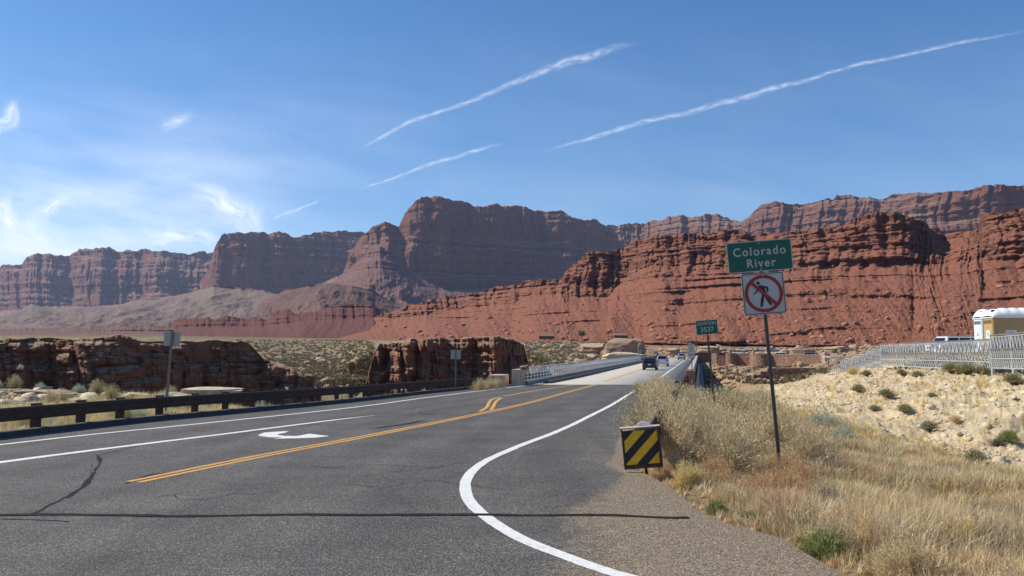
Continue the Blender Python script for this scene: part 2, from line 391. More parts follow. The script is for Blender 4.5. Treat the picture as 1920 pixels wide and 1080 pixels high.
# ------------------------------------------------------------------ CLIFFS AND MESAS
def curtain(name, rows, px0, px1, nu, segs, mat, lam, A, hs, S, seed=0, tal=1.0, talA=None, rimj=1.0, shear=0.0, hump=0.0, turn=None, ledg=1.0, blkA=.8, fine3=.22, gsc=.35, coneA=1.1, led2=0.0, back=None, fineA=None, foot=None, lab=None, smooth=False):
    """rows: [rim, (mid...), base] polylines of (photo x, photo y, depth). segs: row counts between.
    kinds: first seg = cliff, others = slope unless kind given as tuple (count,'cliff'|'slope')"""
    px = np.linspace(px0, px1, nu)
    L = []
    for r in rows:
        r = np.array(r, float)
        if turn: r[:, 2] *= np.interp(r[:, 0], turn[0], turn[1])
        D = np.interp(px, r[:, 0], r[:, 2]); py = np.interp(px, r[:, 0], r[:, 1])
        x, y, z = pix(px, py, D); L.append(np.stack([x, D, z], -1))
    s = np.concatenate([[0], np.cumsum(np.hypot(np.diff(L[0][:, 0]), np.diff(L[0][:, 1])*.4))])
    rows_out = []; wc = []; wt = []
    bk = back or .06
    R0 = L[0].copy(); ra = R0[:, :2]*(1+bk); 
    rows_out.append(np.column_stack([R0[:, :2]*(1+bk*1.6), L[-1][:, 2]])); wc.append(0); wt.append(0)
    nb = 10
    for k in range(nb):
        t = (k+1)/(nb+1); q = 1-t
        zt = L[0][:, 2]+bk*q*np.hypot(R0[:, 0], R0[:, 1])*.0
        rows_out.append(np.column_stack([R0[:, :2]*(1+bk*q**1.5), zt])); wc.append(1-q); wt.append(0)
    tot = 0
    for i, sg in enumerate(segs):
        cnt, kind = sg
        for k in range(cnt):
            t = k/cnt
            rows_out.append(L[i]*(1-t)+L[i+1]*t)
            if kind == 'cliff': wc.append(1.0); wt.append(0.0)
            else: wc.append(max(0., 1-t*1.6) if i and segs[i-1][1] == 'cliff' else 0.0); wt.append(min(1, t*3) if segs[i-1][1] == 'cliff' else 1.0)
    rows_out.append(L[-1]); wc.append(0); wt.append(0)
    G = np.stack(rows_out, 1)                       # nu, nv, 3
    wc = np.array(wc)[None, :]; wt = np.array(wt)[None, :]
    s2 = s[:, None]; z = G[..., 2]
    u = s2/lam
    butt = bil(u, z/(lam*6), 0, 2, seed, .45)*1.0
    b2 = bil(u*3.1, z/(lam*1.6), 0, 3, seed+5, .6)
    zz = z+hs*.8*(fbm(s2/(hs*10), 0, 0, 3, seed+7)-.5)
    st = sharp(vn(zz/hs, 2.2, 0, seed+8), 5)*.6+sharp(vn(zz/hs*2.7, 9.2, s2/(hs*14), seed+9), 4)*.4
    blk = bil(s2/(hs*1.3), z/(hs*.9), 0, 3, seed+12, .6)
    b3 = bil(u*8.7+.3*np.sin(z/hs), z/(lam*.9), 0, 2, seed+6, .6)
    d = wc*(A*(butt*1.1+.46*b2+fine3*b3-.62-fine3*.2)+S*(st-.5)+blkA*S*(blk-.4))
    tA = talA if talA is not None else A*.4
    hgt = (L[0][:, 2]-L[-1][:, 2])[:, None]
    gul = bil((s2+shear*z)/(lam*gsc), z/(lam*gsc*4), 0, 4, seed+13, .6)
    dep = np.hypot(G[..., 0]-G[:, :1, 0], G[..., 1]-G[:, :1, 1])
    cone = bil(s2/(lam*.8), z/(lam*1.6), 0, 2, seed+16, .5)
    led = sharp(vn(zz/(hs*1.5)+.35*fbm(s2/(hs*5), 0, 0, 3, seed+2), 4.4, s2/(lam*3), seed+18), 7)
    pat = sstep(.35, .6, fbm(s2/(lam*.9), z/(hs*3), 0, 3, seed+33))
    led = led*(1-.4*led2)+led2*.5*sharp(vn(zz/(hs*.55), 7.7, s2/(lam*.8), seed+19), 5)
    d = d+wt*(tA*coneA*(cone-.35)+tA*.55*(gul-.3)+S*tal*(led-.5)*(.35+.9*pat)+S*.35*tal*(st-.5)+tA*.4*(fbm(s2/(lam*.5), z/(lam*.5), 0, 4, seed+15)-.5))
    fa = fineA if fineA is not None else S*.5
    d = d+(wc+wt).clip(0, 1)*fa*(fbm(s2/(hs*.5), z/(hs*.35), 0, 4, seed+19)-.5)
    rr = np.hypot(G[..., 0], G[..., 1])
    k = 1-d/rr
    G[..., 0] *= k; G[..., 1] *= k
    if hump:
        wh = wt*np.sin(np.clip((np.arange(G.shape[1])-nb-1)/(G.shape[1]-nb-2), 0, 1)*math.pi)[None, :]**.5
        X_, Y_ = G[..., 0], G[..., 1]
        G[..., 2] += hump*wh*((bil(X_/lam, Y_/(lam*1.5), 0, 6, seed+61, .58)-.35)*-1.9+.5*(fbm(X_/(lam*.4), Y_/(lam*.5), 0, 5, seed+62)-.5))
    rj = rimj*hs*.5*(sharp(fbm(s2/(hs*2.2), 0.3, 0, 4, seed+23), 3)-.5)
    up = np.zeros(G.shape[1]); up[1:nb+2] = 1; 
    n2 = min(8, G.shape[1]-nb-2); up[nb+2:nb+2+n2] = np.linspace(1, 0, n2)
    G[..., 2] += rj*up[None, :]
    # uneven plateau top
    tm = np.zeros(G.shape[1]); tm[2:nb+1] = 1
    G[..., 2] += tm[None, :]*hs*.7*(fbm(G[..., 0]/(hs*2), G[..., 1]/(hs*2), 0, 4, seed+29)-.42)
    o = mesh_np(name, G.reshape(-1, 3), [gridf(nu, G.shape[1])], mat, smooth=smooth)
    struct(o)
    if lab: o['label'] = lab
    return o
M_far = rock('far_cliff_rock', [(.21, .085, .052), (.27, .12, .075), (.23, .095, .058), (.31, .16, .105), (.24, .095, .06)], (.30, .185, .12), h=70, fine=14, bd=14, sandw=(.6, .9), streak=.4)
M_red = rock('red_mesa_rock', [(.135, .060, .038), (.215, .098, .062), (.15, .064, .042), (.30, .165, .11), (.18, .078, .050)], (.27, .108, .064), h=11, fine=3.5, bd=2.2, sandw=(.3, .8), streak=.35)
M_pur = rock('purple_bench_rock', [(.125, .052, .043), (.175, .076, .06), (.15, .072, .06), (.20, .11, .09)], (.175, .10, .08), h=16, fine=7, bd=2.5, sandw=(.45, .8), streak=.2)
M_wall = rock('canyon_wall_rock', [(.23, .108, .068), (.28, .14, .088), (.245, .118, .075), (.32, .17, .11), (.26, .125, .08)], (.34, .24, .15), h=3.2, fine=.9, bd=.4, sandw=(.7, .95), streak=.35)
M_hill = rock('grey_hill_soil', [(.155, .09, .075), (.20, .125, .10), (.17, .09, .07)], (.205, .145, .112), h=40, fine=14, bd=3, sandw=(.3, .7), streak=.1)

M_pur2 = rock('dark_red_bench_rock', [(.125, .05, .042), (.175, .072, .058), (.14, .056, .046), (.20, .095, .078)], (.155, .064, .050), h=10, fine=4, bd=2, sandw=(.55, .95), streak=.3)
curtain('far_cliff', [
 [(-500, 520, 6500), (-60, 506, 6300), (0, 500, 6200), (42, 492, 6200), (50, 480, 6200), (70, 474, 6100), (100, 477, 6100), (130, 478, 6200), (137, 471, 6200), (180, 465, 6100), (245, 466, 6100), (262, 471, 6100), (400, 474, 6300), (470, 474, 6500)],
 [(-500, 600, 6100), (0, 585, 5800), (50, 578, 5700), (120, 572, 5700), (200, 578, 5600), (280, 568, 5700), (330, 556, 5800), (400, 552, 5900), (470, 550, 6000)],
 [(-500, 640, 4300), (470, 640, 4300)]], -500, 470, 900, [(110, 'cliff'), (60, 'slope')], M_far, 300, 300, 60, 46, 1, talA=110, lab='long purple brown cliff far away at the left')
curtain('far_cliff', [
 [(375, 530, 5200), (392, 500, 5100), (405, 462, 5050), (418, 439, 5000), (445, 437, 5000), (500, 434, 5050), (560, 439, 5100), (600, 434, 5200), (640, 436, 5300), (680, 436, 5400), (760, 440, 5500)],
 [(375, 538, 5100), (400, 545, 4950), (520, 548, 4950), (650, 515, 5100), (760, 520, 5200)],
 [(375, 640, 3700), (760, 640, 3700)]], 375, 760, 520, [(110, 'cliff'), (50, 'slope')], M_far, 300, 170, 55, 34, 40, talA=90, lab='square shouldered far cliff between the long left cliff and the tall central mesa')
curtain('tall_mesa', [
 [(640, 520, 4200), (655, 478, 4200), (672, 450, 4150), (695, 428, 4100), (722, 418, 4100), (748, 424, 4200), (757, 402, 4150), (772, 384, 4100), (790, 374, 4050), (828, 375, 4050), (850, 381, 4100), (880, 384, 4150), (905, 391, 4200), (980, 388, 4300), (1010, 391, 4350), (1060, 402, 4400), (1100, 411, 4500), (1150, 422, 4700), (1230, 420, 4900), (1400, 425, 5000)],
 [(640, 524, 4150), (680, 505, 3950), (730, 500, 3900), (800, 530, 3950), (850, 545, 4000), (1100, 520, 4200), (1400, 500, 4600)],
 [(640, 640, 2700), (1400, 640, 2900)]], 640, 1400, 1100, [(150, 'cliff'), (60, 'slope')], M_far, 420, 210, 48, 34, 80, talA=80, lab='tall dark central mesa with a broad flat top')
curtain('talus_cone', [
 [(560, 560, 3300), (620, 530, 3250), (660, 500, 3200), (690, 470, 3150), (712, 463, 3100), (740, 480, 3150), (775, 512, 3200), (820, 540, 3250), (880, 555, 3300)],
 [(560, 575, 3200), (620, 545, 3100), (690, 497, 2950), (712, 492, 2950), (760, 520, 3000), (820, 548, 3100), (880, 560, 3200)],
 [(560, 640, 2300), (880, 640, 2300)]], 560, 880, 380, [(40, 'cliff'), (110, 'slope')], M_pur, 150, 60, 22, 20, 120, talA=30, hump=40, lab='pointed red talus cone below the central mesa')
curtain('far_rim', [
 [(1100, 440, 4200), (1200, 428, 4200), (1215, 418, 4150), (1240, 410, 4150), (1275, 403, 4100), (1300, 406, 4100), (1330, 407, 4200), (1390, 412, 4200), (1403, 402, 4000), (1415, 386, 3900), (1440, 378, 3850), (1468, 372, 3800), (1500, 376, 3850), (1560, 372, 3850), (1568, 361, 3850), (1598, 361, 3850), (1612, 369, 3850), (1640, 367, 3900), (1680, 365, 3900), (1740, 360, 3850), (1790, 354, 3800), (1850, 347, 3700), (1920, 345, 3700), (2100, 340, 3600), (2400, 350, 3600)],
 [(1100, 470, 4000), (1400, 450, 3750), (1700, 445, 3600), (2400, 445, 3400)],
 [(1100, 600, 2600), (2400, 600, 2400)]], 1100, 2400, 1500, [(110, 'cliff'), (40, 'slope')], M_far, 230, 200, 40, 34, 160, talA=60, turn=([1100, 1920], [1.2, .84]), lab='sunlit far rim above the red mesa at the right')
curtain('hills', [
 [(-500, 600, 3600), (0, 592, 3500), (60, 572, 3450), (100, 580, 3450), (200, 575, 3500), (300, 560, 3400), (360, 548, 3300), (400, 538, 3200), (440, 541, 3200), (500, 548, 3100), (540, 560, 3000), (640, 575, 2900)],
 [(-500, 615, 3000), (0, 612, 2900), (300, 595, 2700), (640, 600, 2400)],
 [(-500, 640, 1900), (640, 640, 1700)]], -500, 640, 700, [(110, 'slope'), (110, 'slope')], M_hill, 210, 60, 40, 14, 200, talA=40, rimj=.2, hump=36, lab='pale grey hills below the far left cliff')
curtain('hills', [
 [(470, 600, 2200), (500, 560, 2150), (540, 543, 2100), (580, 533, 2080), (620, 531, 2100), (660, 535, 2100), (700, 548, 2150), (740, 568, 2200), (820, 590, 2200)],
 [(470, 612, 2000), (600, 580, 1900), (820, 605, 2000)],
 [(470, 640, 1450), (820, 640, 1450)]], 470, 820, 420, [(80, 'slope'), (90, 'slope')], M_pur, 170, 40, 22, 12, 240, talA=22, rimj=.3, hump=30, lab='rounded dull red hill in front of the central mesa')
curtain('bench', [
 [(-300, 622, 1300), (0, 617, 1250), (110, 618, 1250), (120, 616, 1240), (190, 614, 1230), (230, 608, 1200), (330, 609, 1200), (420, 612, 1180)],
 [(-300, 628, 1260), (0, 623, 1200), (190, 624, 1180), (230, 622, 1160), (420, 625, 1150)],
 [(-300, 640, 900), (420, 640, 900)]], -300, 420, 500, [(30, 'cliff'), (20, 'slope')], M_pur, 60, 20, 8, 7, 300, talA=10, lab='low dark ledge at the left, behind the canyon')
curtain('bench', [
 [(325, 604, 1150), (345, 598, 1120), (430, 596, 1100), (500, 600, 1090), (520, 586, 1080), (545, 581, 1070), (560, 586, 1070), (600, 580, 1060), (650, 568, 1050), (700, 571, 1050), (725, 584, 1080), (760, 600, 1100)],
 [(325, 614, 1100), (500, 612, 1040), (560, 602, 1020), (700, 596, 1010), (760, 610, 1040)],
 [(325, 640, 850), (760, 640, 850)]], 325, 760, 700, [(50, 'cliff'), (70, 'slope')], M_pur2, 62, 26, 9, 7, 340, talA=20, shear=-.8, gsc=.22, led2=.6, lab='dark red ledged bench left of the long red slope')
curtain('red_mesa', [
 [(640, 618, 1030), (700, 598, 1020), (750, 578, 1020), (820, 562, 1010), (880, 549, 1010), (920, 541, 1010), (960, 536, 1000), (1020, 527, 1000), (1052, 522, 990), (1068, 500, 960), (1085, 482, 950), (1105, 471, 940), (1140, 468, 950), (1160, 466, 990), (1200, 452, 980), (1230, 442, 960), (1290, 440, 950), (1380, 432, 930), (1440, 436, 920), (1500, 432, 900), (1560, 424, 890), (1600, 412, 880), (1640, 402, 870), (1690, 394, 860), (1705, 400, 860), (1722, 410, 880), (1745, 424, 930), (1770, 434, 960), (1800, 432, 950), (1830, 428, 900), (1842, 402, 850), (1870, 398, 830), (1920, 392, 820), (2000, 390, 800), (2400, 400, 780)],
 [(640, 622, 1000), (700, 606, 990), (820, 585, 970), (950, 566, 950), (1050, 552, 930), (1085, 556, 900), (1140, 556, 890), (1170, 520, 920), (1220, 500, 920), (1300, 500, 890), (1400, 497, 860), (1500, 492, 840), (1560, 500, 830), (1640, 495, 820), (1700, 493, 810), (1780, 490, 830), (1850, 484, 790), (1920, 492, 760), (2400, 500, 720)],
 [(640, 641, 800), (900, 641, 700), (1200, 643, 620), (1500, 648, 560), (1920, 650, 520), (2400, 655, 500)]], 640, 2400, 1900, [(120, 'cliff'), (190, 'slope')], M_red, 80, 42, 8, 10, 400, talA=22, shear=.7, tal=1.15, back=.05, fineA=5, fine3=.30, blkA=1.3, turn=([640, 2000], [1.0, .76]), gsc=.2, coneA=1.9, led2=1.0, lab='red ledged mesa with boulder strewn slopes at the right')
# opposite canyon walls
curtain('canyon_wall', [
 [(-700, 630, 118), (-300, 632, 135), (0, 636, 155), (100, 634, 158), (200, 636, 162), (300, 638, 170), (420, 640, 178), (450, 643, 180), (470, 655, 182), (490, 675, 184), (520, 690, 186), (552, 697, 188), (580, 712, 190), (600, 740, 192)],
 [(-700, 900, 112), (0, 900, 146), (300, 890, 160), (600, 880, 184)],
 [(-700, 1100, 100), (600, 1100, 170)]], -700, 600, 1250, [(230, 'cliff'), (10, 'slope')], M_wall, 17, 9.5, 2.6, 1.5, 500, blkA=3.2, talA=1, back=.02, rimj=.5, fineA=1.2, lab='shaded brown canyon wall across the gorge at the left')
curtain('canyon_wall', [
 [(680, 745, 196), (692, 700, 198), (700, 668, 200), (712, 645, 201), (740, 640, 202), (800, 640, 203), (850, 638, 204), (900, 637, 204), (960, 639, 205), (982, 646, 206), (990, 680, 207), (996, 720, 208)],
 [(680, 860, 190), (996, 860, 200)],
 [(680, 950, 180), (996, 950, 190)]], 680, 996, 620, [(210, 'cliff'), (10, 'slope')], M_wall, 11, 10, 2.8, 1.8, 560, blkA=3.0, talA=1, back=.035, rimj=.5, fineA=1.2, lab='block of canyon wall left of the bridge end')
M_scrub = rock('scrubby_slope_soil', [(.20, .145, .09), (.26, .19, .12), (.22, .155, .10)], (.25, .195, .12), h=5, fine=2.5, bd=.6, sandw=(.1, .5), streak=.1)
curtain('canyon_slope', [
 [(420, 641, 460), (560, 640, 450), (700, 641, 430), (780, 645, 400)],
 [(420, 690, 215), (560, 705, 208), (650, 712, 206), (780, 715, 210)],
 [(420, 800, 180), (780, 800, 186)]], 420, 780, 420, [(110, 'slope'), (60, 'slope')], M_scrub, 22, 5, 5, .8, 600, talA=2.5, rimj=.1, back=.02, fineA=1.2, lab='scrub covered slope between the two canyon walls')
curtain('canyon_slope', [
 [(975, 645, 330), (1010, 641, 330), (1060, 641, 330), (1110, 642, 320), (1160, 648, 310), (1230, 655, 300)],
 [(975, 678, 220), (1100, 680, 222), (1230, 680, 235)],
 [(975, 760, 196), (1230, 740, 205)]], 975, 1230, 360, [(70, 'slope'), (80, 'cliff')], M_scrub, 10, 2.2, 1.6, 1.3, 640, talA=1.2, rimj=.3, back=.02, fineA=.8, lab='tan ledgy slope behind the left bridge railing')

# ------------------------------------------------------------------ boulders
def ico_proto(seed, sub=2, rough=.35):
    bm = bmesh.new(); bmesh.ops.create_icosphere(bm, subdivisions=sub, radius=1)
    V = np.array([v.co[:] for v in bm.verts]); Fc = np.array([[v.index for v in f.verts] for f in bm.faces]); bm.free()
    # chop with random planes to make a blocky stone
    rs = np.random.RandomState(seed)
    for _ in range(9):
        nrm = rs.normal(size=3); nrm /= np.linalg.norm(nrm); d = rs.uniform(.45, .8)
        k = V @ nrm - d; V = V-np.clip(k, 0, None)[:, None]*nrm
    V = V*(1+rough*(fbm(V[:, 0]*2, V[:, 1]*2, V[:, 2]*2, 3, seed)-.5)[:, None])
    return V, Fc
PROT = [ico_proto(i, 2) for i in range(8)]
PROTF = [ico_proto(i+50, 3, .5) for i in range(6)]
def rocks(name, pts, size, mat, seed=0, flat=.7, prot=None, colj=None, parent=None):
    rs = np.random.RandomState(seed); pr = prot or PROT; Vs = []; Fs = []; off = 0
    for i, p in enumerate(pts):
        V, Fc = pr[rs.randint(len(pr))]
        a = rs.uniform(0, 6.28); c, s = math.cos(a), math.sin(a)
        sc = size[i]*np.array([rs.uniform(.8, 1.3), rs.uniform(.7, 1.1), flat*rs.uniform(.7, 1.2)])
        v = V*sc; v = np.column_stack([v[:, 0]*c-v[:, 1]*s, v[:, 0]*s+v[:, 1]*c, v[:, 2]])+p
        Vs.append(v); Fs.append(Fc+off); off += len(V)
    return mesh_np(name, np.vstack(Vs), [np.vstack(Fs)], mat, parent=parent)
M_bould = rock('tan_boulder_rock', [(.30, .17, .10), (.42, .27, .17), (.36, .22, .14), (.48, .34, .22)], (.45, .33, .22), h=1.5, fine=.8, bd=.2, sandw=(.5, .9), streak=.2)
M_rbould = rock('red_boulder_rock', [(.26, .10, .06), (.38, .19, .12), (.30, .12, .075), (.46, .27, .19)], (.40, .20, .13), h=6, fine=3, bd=.8, sandw=(.5, .9), streak=.2)
M_pale = rock('pale_slab_rock', [(.45, .33, .20), (.58, .47, .31), (.50, .38, .24), (.62, .52, .36)], (.60, .50, .34), h=.6, fine=.35, bd=.06, sandw=(.4, .8), streak=.25)
rs = np.random.RandomState(3)
# rim rubble beyond the gorge at the right
pp = []; ss = []
for _ in range(900):
    px = rs.uniform(1105, 1950); D = rs.uniform(232, 345)+(rs.rand() < .25)*rs.uniform(0, 120)
    if px < 1235: D = rs.uniform(238, 300)
    x = (px-CX)/F*D
    if abs(x-(10+.227*(D-65))) < 9.5 and D < 262: continue
    pp.append([x, D, float(gz(np.array(x), np.array(D)))+.25]); ss.append(rs.uniform(.35, 1.0)*(1+1.6*(rs.rand() < .12)))
for _ in range(520):
    D = rs.uniform(95, 205); px = rs.uniform(1325, 1620); x = (px-CX)/F*D
    pp.append([x, D, float(gz(np.array(x), np.array(D)))+.05]); ss.append(rs.uniform(.12, .45)*(1+2*(rs.rand() < .08)))
struct(rocks('rim_rubble', pp, ss, M_bould, 1))['kind'] = 'stuff'
# loose boulders over the red mesa's lower slope: dropped on the mesh by ray
_dg = bpy.context.evaluated_depsgraph_get()
def drop(objs, px, py):
    """first hit of the scene along the direction of a photo point"""
    a = Vector((0, 0, CAMH)); p = pix(px, py, 10.0); d = (Vector([float(t) for t in p])-a).normalized()
    h, loc, nor, idx, ob, mt = SC.ray_cast(_dg, a, d, distance=9000)
    return (loc, ob) if h else (None, None)
pp = []; ss = []
for _ in range(1500):
    px = rs.uniform(720, 1919); top = np.interp(px, [720, 1080, 1500, 1919], [610, 570, 560, 520])
    py = 645-(645-top)*rs.rand()**1.5
    loc, ob = drop(None, px, py)
    if loc and ob.name.startswith(('red_mesa', 'ground')) and 420 < loc.y < 1200:
        pp.append([loc.x, loc.y, loc.z]); ss.append(rs.uniform(.5, 1.5)*(1+1.5*(rs.rand() < .12)))
struct(rocks('slope_boulders', pp, ss, M_rbould, 2))['kind'] = 'stuff'
# blocks fallen below the scrub slope between the canyon walls
pp = []; ss = []
for _ in range(420):
    px = rs.uniform(560, 720) if rs.rand() < .6 else rs.uniform(985, 1210); py = rs.uniform(650, 735) if px < 800 else rs.uniform(648, 692)
    loc, ob = drop(None, px, py)
    if loc and ob.name.startswith('canyon_slope'):
        pp.append([loc.x, loc.y, loc.z]); ss.append(rs.uniform(.25, .7)*(1+1.8*(rs.rand() < .1)))
struct(rocks('slope_boulders', pp, ss, M_bould, 4))['kind'] = 'stuff'
pp = []; ss = []
for _ in range(420):
    D = rs.uniform(40, 62); px = rs.uniform(-40, 500); x = (px-CX)/F*D
    if x > float(xl_edge(D))-1.5: continue
    pp.append([x, D, float(gz(np.array(x), np.array(D)))+.02]); ss.append(rs.uniform(.08, .28)*(1+2.2*(rs.rand() < .10)))
struct(rocks('rim_rubble', pp, ss, M_pale, 9, flat=.5))['kind'] = 'stuff'
# named outcrops beyond the bridge
def outcrop(px, py, D, w, h, label, mat, seed, flat=1.0):
    x, y, z = [float(t) for t in pix(px, py, D)]
    r = np.random.RandomState(seed)
    V, Fc = PROTF[seed % 6]
    bm = bmesh.new(); bmesh.ops.create_icosphere(bm, subdivisions=5, radius=1)
    V = np.array([v.co[:] for v in bm.verts]); Fc = np.array([[v.index for v in f.verts] for f in bm.faces]); bm.free()
    for _ in range(12):
        nrm = r.normal(size=3); nrm[2] *= .5; nrm /= np.linalg.norm(nrm); d = r.uniform(.5, .85)
        k = V @ nrm-d; V = V-np.clip(k, 0, None)[:, None]*nrm
    V[:, 2] = np.sign(V[:, 2])*np.abs(V[:, 2])**.7
    st = sharp(vn(V[:, 2]*4.5+fbm(V[:, 0], V[:, 1], 0, 2, 5), 1.1, 0, seed), 4)
    V[:, :2] *= (1+.16*(st-.5)+.22*(fbm(V[:, 0]*3, V[:, 1]*3, V[:, 2]*3, 4, seed)-.5))[:, None]
    V = V*np.array([w/2, w*.32, h])
    o = mesh_np('boulder' if w < 6 else 'rock_outcrop', V, [Fc], mat); o.location = (x, y, z)
    tag(o, label, 'rock'); return o
outcrop(1160, 660, 250, 15, 4.2, 'large tan rock block on the rim just left of the far end of the bridge', M_bould, 3)
outcrop(1192, 654, 258, 7, 3.2, 'narrow rock block leaning against the large tan block at the bridge end', M_bould, 9)
outcrop(1173, 672, 228, 12, 1.8, 'low pale rock shelf directly above the far end of the left bridge railing', M_pale, 5)
outcrop(1115, 655, 262, 14, 2.0, 'overhanging rock ledge left of the large tan block across the gorge', M_bould, 7)
for i, (px, py, D, w, h, lb) in enumerate([
  (1225, 668, 275, 5, 2.2, 'tan boulder above the road between the far bridge end and the silver car'),
  (1262, 664, 290, 6, 2.6, 'rounded boulder behind the two cars on the bridge'),
  (1500, 660, 230, 9, 1.8, 'dark topped rock block behind the straight stone wall'),
  (1575, 661, 240, 9, 1.9, 'reddish rock slab left of the stepped end of the metal ramp'),
  (1330, 662, 250, 10, 2.2, 'dark rock ledge right of the white sign by the bridge')]):
    outcrop(px, py, D, w, h, lb, M_bould, 20+i)
loc, _ = drop(None, 578, 716)
outcrop(578, 716, 190, 3.6, 1.7, 'dark boulder at the right foot of the left canyon wall', M_wall, 31)
outcrop(660, 686, 205, 2.6, 1.2, 'lone dark boulder on the scrubby slope left of the square canyon block', M_wall, 32)
# rock on our side of the gorge
outcrop(388, 741, 50, 5.6, .5, 'long pale rock slab lying behind the brown guardrail', M_pale, 41)
outcrop(330, 748, 49, 2.6, .42, 'tan rock step at the left end of the long pale slab', M_pale, 42)
outcrop(255, 745, 50, 2.2, .35, 'small pale rock shelf left of the sign seen from behind', M_pale, 43)
outcrop(75, 744, 54, 5.0, .5, 'flat layered rock among scrub near the left edge', M_bould, 44)
outcrop(150, 755, 48, 2.4, .3, 'low crumbling rock right of the flat layered rock', M_pale, 45)

# ------------------------------------------------------------------ ROAD
def asphalt(name, k=1.0):
    m, n, l, b = newmat(name)
    a = n.new('ShaderNodeAttribute'); a.attribute_name = 'Col'; sp = n.new('ShaderNodeSeparateColor'); l.new(a.outputs['Color'], sp.inputs[0])
    p = scaled(n, l, 1, 1, 1)
    v = n.new('ShaderNodeTexVoronoi'); v.inputs['Scale'].default_value = 100; l.new(p, v.inputs['Vector'])
    st = n.new('ShaderNodeSeparateColor'); l.new(v.outputs['Color'], st.inputs[0])
    agg = ramp(n, l, st.outputs[0], [(.0, (.060, .053, .046)), (.45, (.112, .100, .087)), (.8, (.20, .18, .155)), (.93, (.42, .39, .34)), (1, (.6, .55, .48))])
    grv = ramp(n, l, st.outputs[0], [(.0, (.06, .045, .031)), (.4, (.15, .112, .072)), (.8, (.30, .23, .15)), (1, (.55, .46, .32))])
    big = noise(n, l, scaled(n, l, .35, .9, 1), 1.0, 6, .65)
    agg = mix(n, l, 1, agg, ramp(n, l, big, [(.3, (.56*k,)*3), (.7, (.80*k,)*3)]), 'MULTIPLY')
    wob = noise(n, l, scaled(n, l, .25, .25, 1), 1.0, 2, .5)
    wv = math_(n, l, 'SINE', math_(n, l, 'ADD', math_(n, l, 'MULTIPLY', sp.outputs[1], 46.0), math_(n, l, 'MULTIPLY', wob, 1.6)))
    agg = mix(n, l, .55, agg, ramp(n, l, math_(n, l, 'MULTIPLY', math_(n, l, 'ADD', wv, 1.0), .5), [(.1, (.80, .80, .80)), (.8, (1.06, 1.06, 1.06))]), 'MULTIPLY')
    stn = noise(n, l, scaled(n, l, .8, .5, 1), 1.0, 7, .7)
    agg = mix(n, l, .6, agg, ramp(n, l, stn, [(.40, (1, 1, 1)), (.66, (.70, .69, .69))]), 'MULTIPLY')
    tr_ = noise(n, l, scaled(n, l, 1.4, .09, 1), 1.0, 4, .6)
    agg = mix(n, l, .7, agg, ramp(n, l, tr_, [(.4, (.86, .86, .87)), (.6, (1.06, 1.06, 1.05))]), 'MULTIPLY')
    nf = noise(n, l, p, 3.0, 6, .75)
    g = math_(n, l, 'ADD', sp.outputs[0], math_(n, l, 'MULTIPLY', math_(n, l, 'SUBTRACT', nf, .5), 1.5))
    mr = n.new('ShaderNodeMapRange'); l.new(g, mr.inputs[0]); mr.inputs[1].default_value = .3; mr.inputs[2].default_value = .75
    c = mix(n, l, mr.outputs[0], agg, grv)
    l.new(c, b.inputs['Base Color']); b.inputs['Roughness'].default_value = .82; b.inputs['Specular IOR Level'].default_value = .35
    bump(n, l, b, v.outputs['Distance'], .008, .6); return m
M_asph = asphalt('asphalt')
M_conc = plain('deck_concrete', (.42, .39, .34), .85, var=.12, scale=.5, bmp=.01)
def paint(name, c, wear=.45):
    m, n, l, b = newmat(name)
    f = noise(n, l, scaled(n, l, 9, 9, 9), 1.0, 8, .8); f2 = noise(n, l, scaled(n, l, 60, 60, 60), 1.0, 2, .6)
    w = math_(n, l, 'ADD', math_(n, l, 'MULTIPLY', f, .6), math_(n, l, 'MULTIPLY', f2, .4))
    co = ramp(n, l, w, [(.36, (.13, .12, .11)), (.43, g3(c, .78)), (.56, c)])
    l.new(co, b.inputs['Base Color']); b.inputs['Roughness'].default_value = .6; bump(n, l, b, f2, .004); return m
M_white = paint('white_road_paint', (.80, .79, .74)); M_yel = paint('yellow_road_paint', (.72, .37, .06))
M_tar = plain('tar_sealant', (.024, .022, .020), .85, spec=.1, var=.25, scale=3)
Ys = np.concatenate([np.linspace(-40, 0, 21)[:-1], np.linspace(0, 30, 200)[:-1], np.linspace(30, 63.4, 60)])
def strip_y(name, ys, fl, fr, nc, zoff, mat, gfun=None):
    t = np.linspace(0, 1, nc)[None, :]; L = np.asarray(fl(ys))[:, None]; R = np.asarray(fr(ys))[:, None]
    X = L*(1-t)+R*t; Y = np.repeat(ys[:, None], nc, 1); Z = zr(Y)+zoff
    C = np.zeros((X.size, 3)); 
    C[:, 1] = (t+0*X).ravel()
    if gfun is not None: C[:, 0] = gfun(X, Y, L, R).ravel()
    return mesh_np(name, np.stack([X, Y, Z], -1).reshape(-1, 3), [gridf(len(ys), nc)[:, ::-1]], mat, col=C)
def gfun(X, Y, L, R):
    gw = np.interp(Y, [5, 7, 10.5, 13.5, 20], [3.9, 3.1, 1.8, .4, .3]); return np.clip(1-(R-X)/gw, 0, 1)**.5*1.35*(R-X < gw)
struct(strip_y('road', Ys, xl_edge, xr_edge, 120, 0.0, M_asph, gfun))
